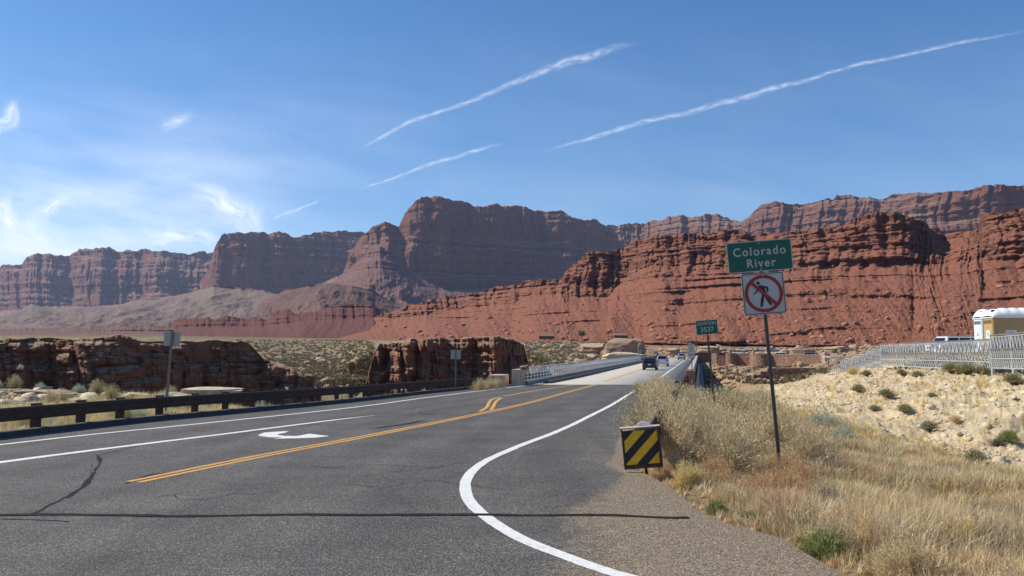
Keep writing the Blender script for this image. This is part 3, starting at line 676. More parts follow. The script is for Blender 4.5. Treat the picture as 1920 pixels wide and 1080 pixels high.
def ribbon(name, pts, w, mat, z=.004, world=False, jit=.0, step=.15, seed=0, taper=0):
    P_ = np.array(pts if world else [on_road(*p[:2]) for p in pts]); wd = np.array([p[2] if len(p) > 2 else w for p in pts]) if not world else np.full(len(pts), w)
    d = np.concatenate([[0], np.cumsum(np.hypot(*np.diff(P_, axis=0).T))]); n_ = max(3, int(d[-1]/step))
    # smooth interpolation (Catmull-Rom through the points)
    q = np.linspace(0, d[-1], n_)
    def cr(vals):
        i = np.clip(np.searchsorted(d, q, 'right')-1, 0, len(d)-2); t = (q-d[i])/(d[i+1]-d[i])
        m = np.gradient(vals, d); h = d[i+1]-d[i]
        return (2*t**3-3*t**2+1)*vals[i]+(t**3-2*t**2+t)*h*m[i]+(-2*t**3+3*t**2)*vals[i+1]+(t**3-t**2)*h*m[i+1]
    x, y = cr(P_[:, 0]), cr(P_[:, 1]); ww = np.interp(q, d, wd)/2
    tx, ty = np.gradient(x, q), np.gradient(y, q); L = np.hypot(tx, ty); nx, ny = -ty/L, tx/L
    ja = jit*(fbm(q*3, 1.5, 0, 4, seed)-.5); jb = jit*(fbm(q*3, 8.5, 0, 4, seed+3)-.5)
    A = np.stack([x+nx*(ww+ja), y+ny*(ww+ja)], 1); B = np.stack([x-nx*(ww+jb), y-ny*(ww+jb)], 1)
    V = np.zeros((n_, 2, 3)); V[:, 0, :2] = A; V[:, 1, :2] = B; V[..., 2] = zr(V[..., 1])+z
    return struct(mesh_np(name, V.reshape(-1, 3), [gridf(n_, 2)], mat))
ribbon('road_marking', [(-600, 903), (0, 834), (160, 816), (320, 800), (640, 766.5), (800, 745.5), (900, 733), (1007, 720)], .17, M_white, jit=.02)
ribbon('road_marking', [(-600, 953, .24), (0, 867, .24), (273, 832, .22), (427, 813, .2), (560, 796, .2), (640, 786, .17), (702, 779, .05)], .2, M_white, jit=.05, seed=4)
ribbon('road_marking', [(1480, 1140), (1290, 1110), (1162, 1078), (1062, 1044), (975, 1009), (915, 972), (885, 946), (872, 915), (878, 893), (907, 867), (960, 842), (1040, 811), (1120, 773), (1190, 733), (1233, 709)], .17, M_white, jit=.03, seed=7)
ys_ = [(250, 904), (320, 889.5), (480, 857), (640, 827), (800, 796), (927, 770), (1073, 733), (1133, 715.5)]
Yw = [on_road(*p) for p in ys_]
def offs(pts, o):
    p = np.array(pts); t = np.gradient(p, axis=0); L = np.hypot(t[:, 0], t[:, 1]); return np.column_stack([p[:, 0]-t[:, 1]/L*o, p[:, 1]+t[:, 0]/L*o])
ribbon('road_marking', offs(Yw, .1), .11, M_yel, world=True, jit=.03, seed=9)
ribbon('road_marking', offs(Yw, -.1), .11, M_yel, world=True, jit=.03, seed=12)
ribbon('road_marking', [(945, 742.5), (1033, 728), (1100, 718), (1128, 713.5)], .14, M_yel, jit=.03, seed=14)
ribbon('road_marking', [(900, 771.5), (912, 764), (917, 755), (926, 747.5), (938, 744.5)], .13, M_yel, jit=.02, seed=15, step=.1)
ribbon('road_marking', [(921, 768.5), (926, 760), (931, 752), (940, 746)], .13, M_yel, jit=.02, seed=16, step=.1)
# painted turn arrow, traced on the road
ar = [(483, 817), (489, 813.5), (497, 811), (542, 808.3), (534, 812), (524, 813.6), (520, 816), (534, 817.6), (556, 818), (580, 813.5), (618, 818), (590, 821), (560, 822), (513, 823), (530, 820.6), (503, 820)]
aw = [on_road(*p) for p in ar]
b = MB(); vs = [b.bm.verts.new((x, y, float(zr(y))+.005)) for x, y in aw]; b.bm.faces.new(vs); bmesh.ops.triangulate(b.bm, faces=b.bm.faces)
struct(b.build('road_marking', M_white))
# crack sealing
ribbon('tar_seam', [(-400, 966), (0, 966), (100, 965), (240, 967), (350, 968), (520, 965.5), (700, 966), (900, 965.5), (1000, 967), (1100, 966), (1180, 968), (1240, 971), (1292, 971)], .11, M_tar, z=.008, jit=.09, seed=21)
ribbon('tar_seam', [(0, 973.5), (70, 975), (130, 978)], .03, M_tar, z=.003, jit=.05, seed=22)
ribbon('tar_seam', [(64, 963), (95, 946), (128, 930), (152, 915), (170, 897), (180, 880), (188, 866), (182, 854)], .06, M_tar, z=.003, jit=.13, seed=23)
ribbon('tar_seam', [(128, 935), (158, 912), (168, 896), (172, 872)], .02, M_tar, z=.0035, jit=.10, seed=28)
ribbon('tar_seam', [(182, 854), (230, 843), (260, 837)], .03, M_tar, z=.003, jit=.05, seed=24)
ribbon('tar_seam', [(236, 906.5), (262, 897), (290, 889), (330, 885)], .07, M_tar, z=.0025, jit=.06, seed=25)
ribbon('tar_seam', [(703, 803), (742, 798), (790, 790)], .2, M_tar, z=.002, jit=.2, seed=26)
for i, pl in enumerate([[(785, 774), (810, 769), (860, 762), (930, 756), (1010, 757), (1100, 757), (1190, 757)], [(700, 781), (790, 778), (900, 773), (960, 770), (1080, 769), (1190, 764)], [(785, 773), (795, 776), (860, 777)], [(1085, 732), (1150, 732), (1205, 732)]]):
    ribbon('tar_seam', pl, .05, M_tar, z=.003, jit=.1, seed=30+i)
for i in range(9):
    r_ = random.Random(200+i); px_, py_ = r_.uniform(250, 1100), r_.uniform(760, 960); q = [(px_, py_)]
    for _ in range(r_.randint(4, 7)): px_ += r_.uniform(15, 70)*(1 if i % 2 else -1); py_ += r_.uniform(-9, 9); q.append((px_, py_))
    if min(p_[0] for p_ in q) > 100: ribbon('road_crack', q if q[0][0] < q[-1][0] else q[::-1], .012, M_tar, z=.003, jit=.03, seed=60+i)
# kerb under the left guardrail
kp = [(x, y) for y, x in [(yy, float(xl_edge(yy))) for yy in np.linspace(-20, 62.5, 60)]]
M_kerb = plain('dark_asphalt_kerb', (.06, .05, .042), .85, var=.3, scale=4, bmp=.02)
V = []
for x, y in kp:
    z = float(zr(y))
    for dx, dz in ((.10, -.1), (.06, .12), (-.12, .14), (-.2, -.3)): V.append((x+dx, y, z+dz))
struct(mesh_np('kerb', V, [gridf(60, 4)], M_kerb))

# ------------------------------------------------------------------ LEFT GUARDRAIL
M_cor = plain('weathered_steel', (.062, .030, .019), .75, var=.3, scale=5, bmp=.003)
gr = thing('guardrail', 'long dark brown weathered steel guardrail along the left edge of the road', 'guardrail', (float(xl_edge(20))-.35, 20, 0))
def gx(y): return float(xl_edge(y))-.22
yy = np.arange(-20, 62.2, 1.5)
def rail_profile(h0, h1, xo):  # folded beam seen from the road, y-z section
    return [(xo, h0), (xo+.05, h0+.05), (xo-.01, (h0+h1)/2-.03), (xo-.01, (h0+h1)/2+.03), (xo+.05, h1-.05), (xo, h1), (xo-.03, h1), (xo-.05, (h0+h1)/2), (xo-.03, h0)]
pr = rail_profile(.34, .66, .06); yr = np.linspace(-20, 62, 110); V = []
for y in yr:
    for a, h in pr+[pr[0]]: V.append((gx(y)+a-gr.location.x, y-20, float(zr(y))+h))
mesh_np('rail_beam', V, [gridf(110, len(pr)+1)], M_cor, gr)
for y in yy:
    b = MB(); z = float(zr(y)); b.box((gx(y)-.10-gr.location.x, y-20, z+.28), (.15, .24, .86), bev=.012); b.build('post', M_cor, gr)
    if y > 12 and y < 40:
        b = MB(); b.box((gx(y)-.02-gr.location.x, y-20, z+.50), (.12, .18, .34), bev=.01); b.build('blockout', M_cor, gr)

# ------------------------------------------------------------------ BRIDGE
M_gal = plain('galvanised_steel', (.55, .57, .57), .45, .35, var=.12, scale=3)
M_galw = plain('pale_painted_steel', (.62, .64, .64), .5, .1, var=.1, scale=2)
M_cgrey = plain('grey_concrete', (.27, .26, .24), .85, var=.15, scale=.8, bmp=.01)
M_tanc = plain('tan_concrete', (.60, .42, .30), .85, var=.12, scale=1.5, bmp=.01)
M_stl = plain('dark_girder_steel', (.05, .045, .04), .6, var=.2, scale=1)
SL = .227; Y0, Y1 = 63.4, 262.0; ZD = -.8
br = thing('road_bridge', 'two lane concrete deck bridge with metal railings carrying the road over the gorge', 'bridge', (7, Y0, -.75))
def bx(l, y): return l+SL*(y-65)
def bpt(l, y, z): return (bx(l, y)-7, y-Y0, z+.75)
def blong(m, l, y0, y1, z, w, h, dz0=0):
    z0 = z+float(zr(y0))+.8; z1 = z+float(zr(y1))+.8
    m.bar(bpt(l, y0, z0), bpt(l, y1, z1), w, h)
def deckmesh():
    ys = np.linspace(Y0, Y1, 80); V = []
    for y in ys:
        z = float(zr(y))
        for l, dz in ((1.6, -.5), (1.6, 0.01), (13.6, 0.01), (13.6, -.5)): V.append(bpt(l, y, z+dz))
    return mesh_np('deck', V, [gridf(80, 4)], M_conc, br)
deckmesh()
b = MB(); blong(b, 2.5, 66, Y1-1, -2.2, .5, 3.2); b.build('girder', M_stl, br)
b = MB(); blong(b, 12.9, 66, Y1-1, -2.2, .5, 3.2); b.build('girder', M_stl, br)
b = MB(); blong(b, 1.42, Y0, 192, -.70, .34, .34); b.build('kerb', M_cgrey, br)
rl = MB(); blong(rl, 1.22, Y0, 190, ZD+1.28, .09, .07); rl = rl.build('top_rail', M_galw, br)
for h in (.30, .55, .80):
    b = MB(); blong(b, 1.22, Y0, 190, ZD+h, .05, .05); b.build('middle_rail', M_galw, br)
k = 0; y = Y0+.4
while y < 190 and k < 98:
    b = MB(); z = float(zr(y)); b.box(bpt(1.22, y, z+.62), (.10, .16, 1.28)); b.build('rail_post', M_gal, br); y += 1.32; k += 1
b = MB(); y = Y0+.6
while y < 190:
    z = float(zr(y)); b.box(bpt(1.24, y, z+1.02), (.02, .17, .46)); y += .30
tag(b.build('pickets', M_galw, br), kind='stuff')
b = MB(); blong(b, 14.0, Y0+.5, Y1+2, ZD+.5, .34, 1.1); b.build('parapet', M_cgrey, br)
b = MB(); blong(b, 14.0, Y0+.5, Y1+2, ZD+1.12, .44, .10); b.build('parapet_cap', plain('parapet_cap_metal', (.45, .46, .46), .5, .2), br)
b = MB(); blong(b, 14.7, Y0+3, Y1, ZD-1.3, .9, 1.1); b.build('outer_girder', M_stl, br)
b = MB(); b.box(bpt(1.1, 62.4, float(zr(62.4))+.55), (.6, 2.4, 1.3), rz=-.2, bev=.04)
b.box(bpt(-.2, 61.6, float(zr(61))+.35), (1.1, 2.0, .9), rz=-.2, bev=.05); b.build('end_block', M_tanc, br)
b = MB(); b.box(bpt(14.0, 62.6, float(zr(62.4))+.5), (.7, 1.6, 1.25), rz=-.2, bev=.04); b.build('end_block', plain('red_stone_block', (.32, .17, .11), .85, var=.2, scale=3, bmp=.02), br)
outcrop(984, 689, 62.0, .9, .22, 'small tan boulder sitting on the concrete end block of the left bridge railing', M_bould, 51)
def bribbon(pxs, w, mat, z, seed=0):
    pts = np.array(pxs); n_ = 120; y = np.linspace(pts[0, 1], pts[-1, 1], n_); x = np.interp(y, pts[:, 1], pts[:, 0])
    V = np.zeros((n_, 2, 3)); V[:, 0, 0] = x-w/2; V[:, 1, 0] = x+w/2; V[:, 0, 1] = V[:, 1, 1] = y; V[..., 2] = zr(y)[:, None]+z
    return struct(mesh_np('road_marking', V.reshape(-1, 3), [gridf(n_, 2)[:, ::-1]], mat))
lx0 = on_road(1007, 720)[0]; ly0 = on_road(1007, 720)[1]
bribbon([(lx0, ly0), (bx(2.3, 80), 80), (bx(2.3, 255), 255)], .16, M_white, .014)
rx0, ry0 = on_road(1233, 709)
bribbon([(rx0, ry0), (bx(10.8, 85), 85), (bx(10.8, 255), 255)], .2, M_white, .014)
yx0, yy0 = on_road(1133, 715.5)
for o_ in (-.14, .14): bribbon([(yx0+o_, yy0), (bx(6.5, 85)+o_, 85), (bx(6.5, 255)+o_, 255)], .18, M_yel, .014)
# road bending right beyond the bridge, with a low grey barrier on its outside
pth = np.array([(bx(7.6, 261), 261), (bx(7.6, 262)+5, 285), (bx(7.6, 262)+22, 306), (bx(7.6, 262)+60, 322), (bx(7.6, 262)+120, 330)])
t_ = np.linspace(0, 4, 60); cxs = np.interp(t_, range(5), pth[:, 0]); cys = np.interp(t_, range(5), pth[:, 1])
g_ = np.ones(9)/9; cxs = np.convolve(np.pad(cxs, 4, 'edge'), g_, 'valid'); cys = np.convolve(np.pad(cys, 4, 'edge'), g_, 'valid')
tx, ty = np.gradient(cxs), np.gradient(cys); L_ = np.hypot(tx, ty)+1e-6; nx, ny = -ty/L_, tx/L_
V = np.zeros((60, 2, 3)); V[:, 0] = np.stack([cxs+nx*6, cys+ny*6, np.full(60, ZD+.02)], 1); V[:, 1] = np.stack([cxs-nx*6, cys-ny*6, np.full(60, ZD+.02)], 1)
V[:, :, 2] = np.maximum(V[:, :, 2], gz(V[:, :, 0], V[:, :, 1])+.05)
struct(mesh_np('road', V.reshape(-1, 3), [gridf(60, 2)], M_conc, col=np.zeros((120, 3))))
V = []
bxs = np.concatenate([[bx(1.2, 192), bx(1.2, 225)], cxs+nx*6.6]); bys = np.concatenate([[192, 225], cys+ny*6.6])
for x, y in zip(bxs, bys):
    z = max(ZD, float(gz(np.array(x), np.array(y)))) if y > 262 else ZD
    for dx, dz in ((0, -1.2), (0, .85), (-.3, .85), (-.3, -1.2)): V.append((x+dx, y, z+dz))
o = mesh_np('concrete_barrier', V, [gridf(len(bxs), 4)], M_cgrey); tag(o, 'low grey barrier curving right where the road leaves the far end of the bridge', 'barrier')

# ------------------------------------------------------------------ SIGNS
def text(s, size, parent, loc, mat, name='lettering', bold=0.0, sp=1.0, ext=.003, sx=1.0):
    c = bpy.data.curves.new('t', 'FONT'); c.body = s; c.size = size; c.align_x = 'CENTER'; c.align_y = 'CENTER'; c.extrude = ext; c.offset = bold; c.space_character = sp
    t = bpy.data.objects.new('t', c); COL.objects.link(t); dg = bpy.context.evaluated_depsgraph_get()
    me = bpy.data.meshes.new_from_object(t.evaluated_get(dg)); bpy.data.objects.remove(t)
    me.transform(Matrix.Translation(loc) @ Matrix.Rotation(math.pi/2, 4, 'X') @ Matrix.Diagonal((sx, 1, 1, 1)))
    me.materials.clear(); me.materials.append(mat)
    o = bpy.data.objects.new(name, me); COL.objects.link(o); o.parent = parent; return o
def rrect(w, h, r, n=6):
    p = []
    for cx_, cz_, a0 in ((w/2-r, h/2-r, 0), (-w/2+r, h/2-r, 90), (-w/2+r, -h/2+r, 180), (w/2-r, -h/2+r, 270)):
        for k in range(n+1):
            a = math.radians(a0+90*k/n); p.append((cx_+r*math.cos(a), cz_+r*math.sin(a)))
    return p
def plate(w, h, r, th, cx_, cy_, cz_, name, mat, parent):
    b = MB(); b.prism([(x+cx_, z+cz_) for x, z in rrect(w, h, r)], th, 'y', cy_); return b.build(name, mat, parent)
M_grn = plain('sign_green', (.004, .105, .062), .45, var=.08, scale=8)
M_sgw = plain('sign_white_shaded', (.50, .50, .47), .5, var=.06, scale=8)  # white dimmed to grey, shade on the sign faces put into the colour
M_blk = plain('sign_black', (.012, .012, .013), .5)
M_sred = plain('sign_red', (.33, .022, .022), .5, var=.08)
M_post = plain('brown_post_steel', (.21, .18, .155), .7, .1, var=.25, scale=4)
def ring(r0, r1, th, cx_, cy_, cz_, name, mat, parent, n=64):
    b = MB(); A = []
    for k in range(n):
        a = 2*math.pi*k/n; A.append([b.bm.verts.new((cx_+r*math.cos(a), y, cz_+r*math.sin(a))) for r, y in ((r0, cy_), (r1, cy_), (r1, cy_+th), (r0, cy_+th))])
    for k in range(n):
        p, q = A[k], A[(k+1) % n]
        for j in range(4): b.bm.faces.new((p[j], p[(j+1) % 4], q[(j+1) % 4], q[j]))
    return b.build(name, mat, parent)
def upost(h0, h1, parent, w=.085):
    b = MB()
    pts = [(-w/2, 0), (-w/2+.012, 0), (-w/2+.02, .035), (w/2-.02, .035), (w/2-.012, 0), (w/2, 0), (w/2-.012, .045), (-w/2+.012, .045)]
    b.prism(pts, h1-h0, 'z', h0); return b.build('post', M_post, parent)
x, y, z = [float(t) for t in pix(1463, 882, 15.2)]
sg = thing('road_sign', 'tall leaning post with green Colorado River sign above a square no pedestrians sign', 'road sign', (x, y, z))
sg.rotation_euler = (0, math.radians(-4.15), math.radians(-4))
upost(-.4, 4.2, sg, .07)
zc = 3.93; 
plate(1.185, .575, .045, .004, 0, -.012, zc, 'name_panel', M_grn, sg)
pn = sg.children[-1]
b = MB(); o1 = rrect(1.185, .575, .045); o2 = rrect(1.155, .545, .035)
def frame(o1, o2, y, cx_, cz_, name, mat, parent, th=.003):
    b = MB(); n_ = len(o1)
    A = [b.bm.verts.new((p[0]+cx_, y, p[1]+cz_)) for p in o1]; B = [b.bm.verts.new((p[0]+cx_, y, p[1]+cz_)) for p in o2]
    for k in range(n_): b.bm.faces.new((A[k], A[(k+1) % n_], B[(k+1) % n_], B[k]))
    r = bmesh.ops.extrude_face_region(b.bm, geom=list(b.bm.faces)); bmesh.ops.translate(b.bm, vec=(0, -th, 0), verts=[v for v in r['geom'] if isinstance(v, bmesh.types.BMVert)])
    return b.build(name, mat, parent)
frame(rrect(1.185, .575, .045), rrect(1.155, .545, .035), -.0125, 0, zc, 'border', M_sgw, pn)
text('Colorado', .222, pn, (0, -.016, zc+.085), M_sgw, bold=.0035, sp=1.22, sx=.93)
text('River', .222, pn, (0.01, -.016, zc-.135), M_sgw, bold=.0035, sp=1.22, sx=.93)
for dz in (.235, -.245):
    b = MB(); b.tube((0, -.024, zc+dz), (0, -.010, zc+dz), .012); b.build('bolt', M_gal, pn)
z2 = 3.93-.70
plate(.775, .775, .05, .004, 0.01, -.010, z2, 'no_pedestrians_panel', M_sgw, sg); pp_ = sg.children[-1]
frame(rrect(.748, .748, .045), rrect(.722, .722, .035), -.0105, .01, z2, 'border', M_blk, pp_)
ring(.285, .348, .004, .01, -.0150, z2, 'red_ring', M_sred, pp_)
b = MB(); b.box((.01, -.0195, z2), (.60, .004, .062), ry=math.radians(45)); b.build('red_slash', M_sred, pp_)
b = MB()
def limb(pts, w, b=b):
    for (p, q, w0, w1) in pts:
        p, q = Vector(p), Vector(q); d = (q-p).normalized(); n_ = Vector((-d.y, d.x))
        b.prism([tuple(p+n_*w0/2), tuple(q+n_*w1/2), tuple(q-n_*w1/2), tuple(p-n_*w0/2)], .003, 'y', -.0145)
    
S_ = .00176/.72
def q_(a, c): return (.01+(a-545)*S_*.72*1.0, z2-(c-712)*S_*.72)
r_ = bmesh.ops.create_cone(b.bm, cap_ends=True, segments=20, radius1=.030, radius2=.030, depth=.003)
hx, hz = q_(496, 598); bmesh.ops.transform(b.bm, matrix=Matrix.Translation((hx, -.013, hz)) @ Matrix.Rotation(math.pi/2, 4, 'X'), verts=r_['verts'])
b.prism([q_(498, 628), q_(512, 620), q_(590, 642), q_(598, 655), q_(592, 705), q_(580, 702), q_(576, 662), q_(556, 655), q_(572, 700), q_(566, 722), q_(524, 730), q_(522, 700), q_(505, 664), q_(450, 716), q_(440, 710), q_(490, 655)], .003, 'y', -.0145)
b.prism([q_(524, 726), q_(546, 735), q_(540, 775), q_(520, 850), q_(496, 850), q_(508, 775)], .003, 'y', -.0146)
b.prism([q_(546, 728), q_(568, 720), q_(590, 775), q_(622, 830), q_(600, 842), q_(566, 785)], .003, 'y', -.0147)
b.build('walking_figure', M_blk, pp_)
for dz in (.335, -.352):
    b = MB(); b.tube((0.01, -.026, z2+dz), (0.01, -.010, z2+dz), .011); b.build('bolt', M_gal, pp_)
# elevation sign
x, y, z = [float(t) for t in pix(1337, 735, 28.5)]
es = thing('road_sign', 'small green elevation sign reading 3537 on a brown post', 'road sign', (x, y, z)); es.rotation_euler = (0, math.radians(-4.6), math.radians(2))
ztop = (735-600)*28.5/F
upost(-.6, ztop, es, .07)
plate(.76, .50, .03, .004, 0, -.012, ztop-.26, 'panel', M_grn, es); ep = es.children[-1]
frame(rrect(.76, .50, .03), rrect(.735, .475, .022), -.0125, 0, ztop-.26, 'border', M_sgw, ep)
text('ELEVATION', .150, ep, (0, -.016, ztop-.13), M_sgw, bold=.0025, sp=1.08, sx=.78)
text('3537', .235, ep, (0, -.016, ztop-.345), M_sgw, bold=.002, sp=1.05, sx=.95)
# white regulation signs by the bridge
x, y, z = [float(t) for t in pix(1298, 700, 60)]
ws = thing('road_sign', 'white notice sign with a smaller white plate below it beside the right bridge parapet', 'road sign', (x, y, z)); ws.rotation_euler = (0, math.radians(-1.5), 0)
upost(-.6, 2.1, ws, .06)
plate(.54, .70, .02, .004, 0, -.012, 1.74, 'panel', M_sgw, ws); wp = ws.children[-1]
plate(.54, .24, .02, .004, 0, -.012, 1.22, 'lower_panel', M_sgw, ws)
for dz, s_ in ((.22, .09), (.02, .17), (-.17, .10)):
    b = MB(); b.box((0, -.015, 1.74+dz), (.26 if s_ < .15 else .2, .004, s_*.45)); b.box((0, -.015, 1.74+dz-.0), (.0301, .006, s_*.6)); b.build('printed_line', plain('print_grey', (.18, .17, .18), .6), wp)
# backs of signs on the far side of the road
def back_sign(px, py_top, w, h, D, lean, zbot_py, label, ov=.0):
    x, y, zb = [float(t) for t in pix(px, zbot_py, D)]; zt = float(pix(px, py_top, D)[2])-zb
    t = thing('road_sign', label, 'road sign', (x, y, zb)); t.rotation_euler = (0, math.radians(lean), 0)
    b = MB(); b.box((0, 0, (zt+ov)/2-.3), (.085, .05, zt+ov+.6)); b.build('post', M_post, t)
    M = plain('unpainted_aluminium', (.40, .38, .33), .55, .2, var=.08)
    plate(w, h, .03, .004, 0, .03, zt-h/2, 'panel', M, t)
    return t
back_sign(311, 622, .60, .52, 30.5, 3.2, 765, 'square sign seen from behind on a dark post left behind the guardrail', .03)
back_sign(854, 656, .60, .56, 50, 0, 735, 'pale sign seen from behind, standing before the square block of canyon wall', .05)
# little plate on a post at the far end of the left bridge railing
back_sign(1199, 655, .9, .9, 196, 0, 676, 'tiny square plate at the far end of the left bridge railing')

# ------------------------------------------------------------------ RIGHT GUARDRAIL WITH STRIPED END
rg = thing('guardrail', 'brush covered steel guardrail ending in a yellow and black striped marker', 'guardrail', (1.96, 12.4, 0))
def rgx(y): return .222*(y-12.4)
yr = np.linspace(13.9, 62, 60); V = []
for y in yr:
    for a, h in rail_profile(.40, .74, 0)+[(0, .40)]: V.append((rgx(y)-a, y-12.4, float(zr(y))+h))
mesh_np('rail_beam', V, [gridf(60, 10)], M_cor, rg)
for y in np.arange(15.4, 62, 2.0):
    b = MB(); b.box((rgx(y)+.13, y-12.4, float(zr(y))+.25), (.14, .18, 1.0)); b.build('post', M_cor, rg)
M_myel = plain('marker_yellow', (.85, .45, .012), .5, var=.12, scale=20)
M_fr = plain('rusty_frame_steel', (.075, .045, .035), .6, .3, var=.3, scale=8)
x, y, z = [float(t) for t in pix(1203, 838, 13.6)]
mk = thing('hazard_marker', 'square yellow and black diagonally striped panel', 'marker'); 
bpy.data.objects.remove(mk)
mk = bpy.data.objects.new('striped_marker', None); COL.objects.link(mk); mk.parent = rg; mk.location = (x-1.96, y-12.4, z); mk.rotation_euler = (0, math.radians(-5), math.radians(-8)); mk.scale = (1.1, 1.1, 1.1)
w_, h_ = .54, .54
plate(w_-.02, h_-.03, .008, .004, 0, -.03, 0, 'marker_face', M_blk, mk)
def clipband(c0, c1, s):  # band c0<z - k x<c1 clipped to the square
    poly = [(-s, -s), (s, -s), (s, s), (-s, s)]
    def cl(poly, f):
        out = []
        for i in range(len(poly)):
            a, b_ = poly[i], poly[(i+1) % len(poly)]; fa, fb = f(a), f(b_)
            if fa >= 0: out.append(a)
            if fa*fb < 0: t = fa/(fa-fb); out.append((a[0]+(b_[0]-a[0])*t, a[1]+(b_[1]-a[1])*t))
        return out
    poly = cl(poly, lambda p: p[1]-p[0]*.98-c0); return cl(poly, lambda p: c1-(p[1]-p[0]*.98))
for c0, c1 in ((.165, .34), (-.15, .01), (-.6, -.315)):
    pl = clipband(c0, c1, .246)
    if len(pl) > 2:
        b = MB(); b.prism(pl, .003, 'y', -.0335); b.build('yellow_stripe', M_myel, mk)
b = MB()
b.box((-w_/2, 0, 0), (.022, .06, h_+.04)); b.box((w_/2, .03, 0), (.03, .20, h_+.05)); b.box((0, 0, -h_/2-.01), (w_+.02, .06, .06)); b.build('frame', M_fr, mk)
b = MB(); b.box((0, .06, h_/2+.02), (w_+.05, .22, .014)); b.build('cap', plain('faded_pink_steel', (.52, .38, .33), .7), mk)
b = MB(); b.tube((.06, .10, h_/2-.05), (.06, .14, h_/2-.05), .14, n=20); b.build('end_nose', plain('white_plastic', (.75, .72, .66), .6), mk)
b = MB(); b.bar((0.02, .1, -.22), (.04, .16, -.42), .035, .035); b.bar((.2, .1, -.22), (.24, .3, -.42), .035, .035); b.build('support', M_fr, mk)

# ------------------------------------------------------------------ VEHICLES
def glassy(name, c): 
    m, n, l, b = newmat(name); b.inputs['Base Color'].default_value = (*c, 1); b.inputs['Roughness'].default_value = .08; b.inputs['Specular IOR Level'].default_value = .6; return m
M_glass = glassy('dark_car_glass', (.012, .014, .017)); M_tyre = plain('tyre_rubber', (.02, .02, .02), .8); M_rim = plain('wheel_alloy', (.45, .45, .46), .3, .8)
M_tail = plain('tail_lens_red', (.45, .02, .02), .25); M_plate = plain('plate_white', (.7, .7, .68), .5); M_trim = plain('black_trim', (.02, .02, .022), .5)
def carpaint(name, c, met=.3):
    m, n, l, b = newmat(name); tc = n.new('ShaderNodeTexCoord'); f = noise(n, l, tc.outputs['Object'], 3, 4)
    l.new(ramp(n, l, f, [(.3, g3(c, .92)), (.7, g3(c, 1.05))]), b.inputs['Base Color']); b.inputs['Roughness'].default_value = .32; b.inputs['Metallic'].default_value = met; b.inputs['Coat Weight'].default_value = .6; return m
def hexa(b, bot, top):
    """bot/top = (x half width, y0, y1, z)"""
    v = []
    for hw, y0, y1, z in (bot, top): v.append([b.bm.verts.new(p) for p in ((-hw, y0, z), (hw, y0, z), (hw, y1, z), (-hw, y1, z))])
    a, t = v; b.bm.faces.new(a[::-1]); b.bm.faces.new(t)
    for i in range(4): b.bm.faces.new((a[i], a[(i+1) % 4], t[(i+1) % 4], t[i]))
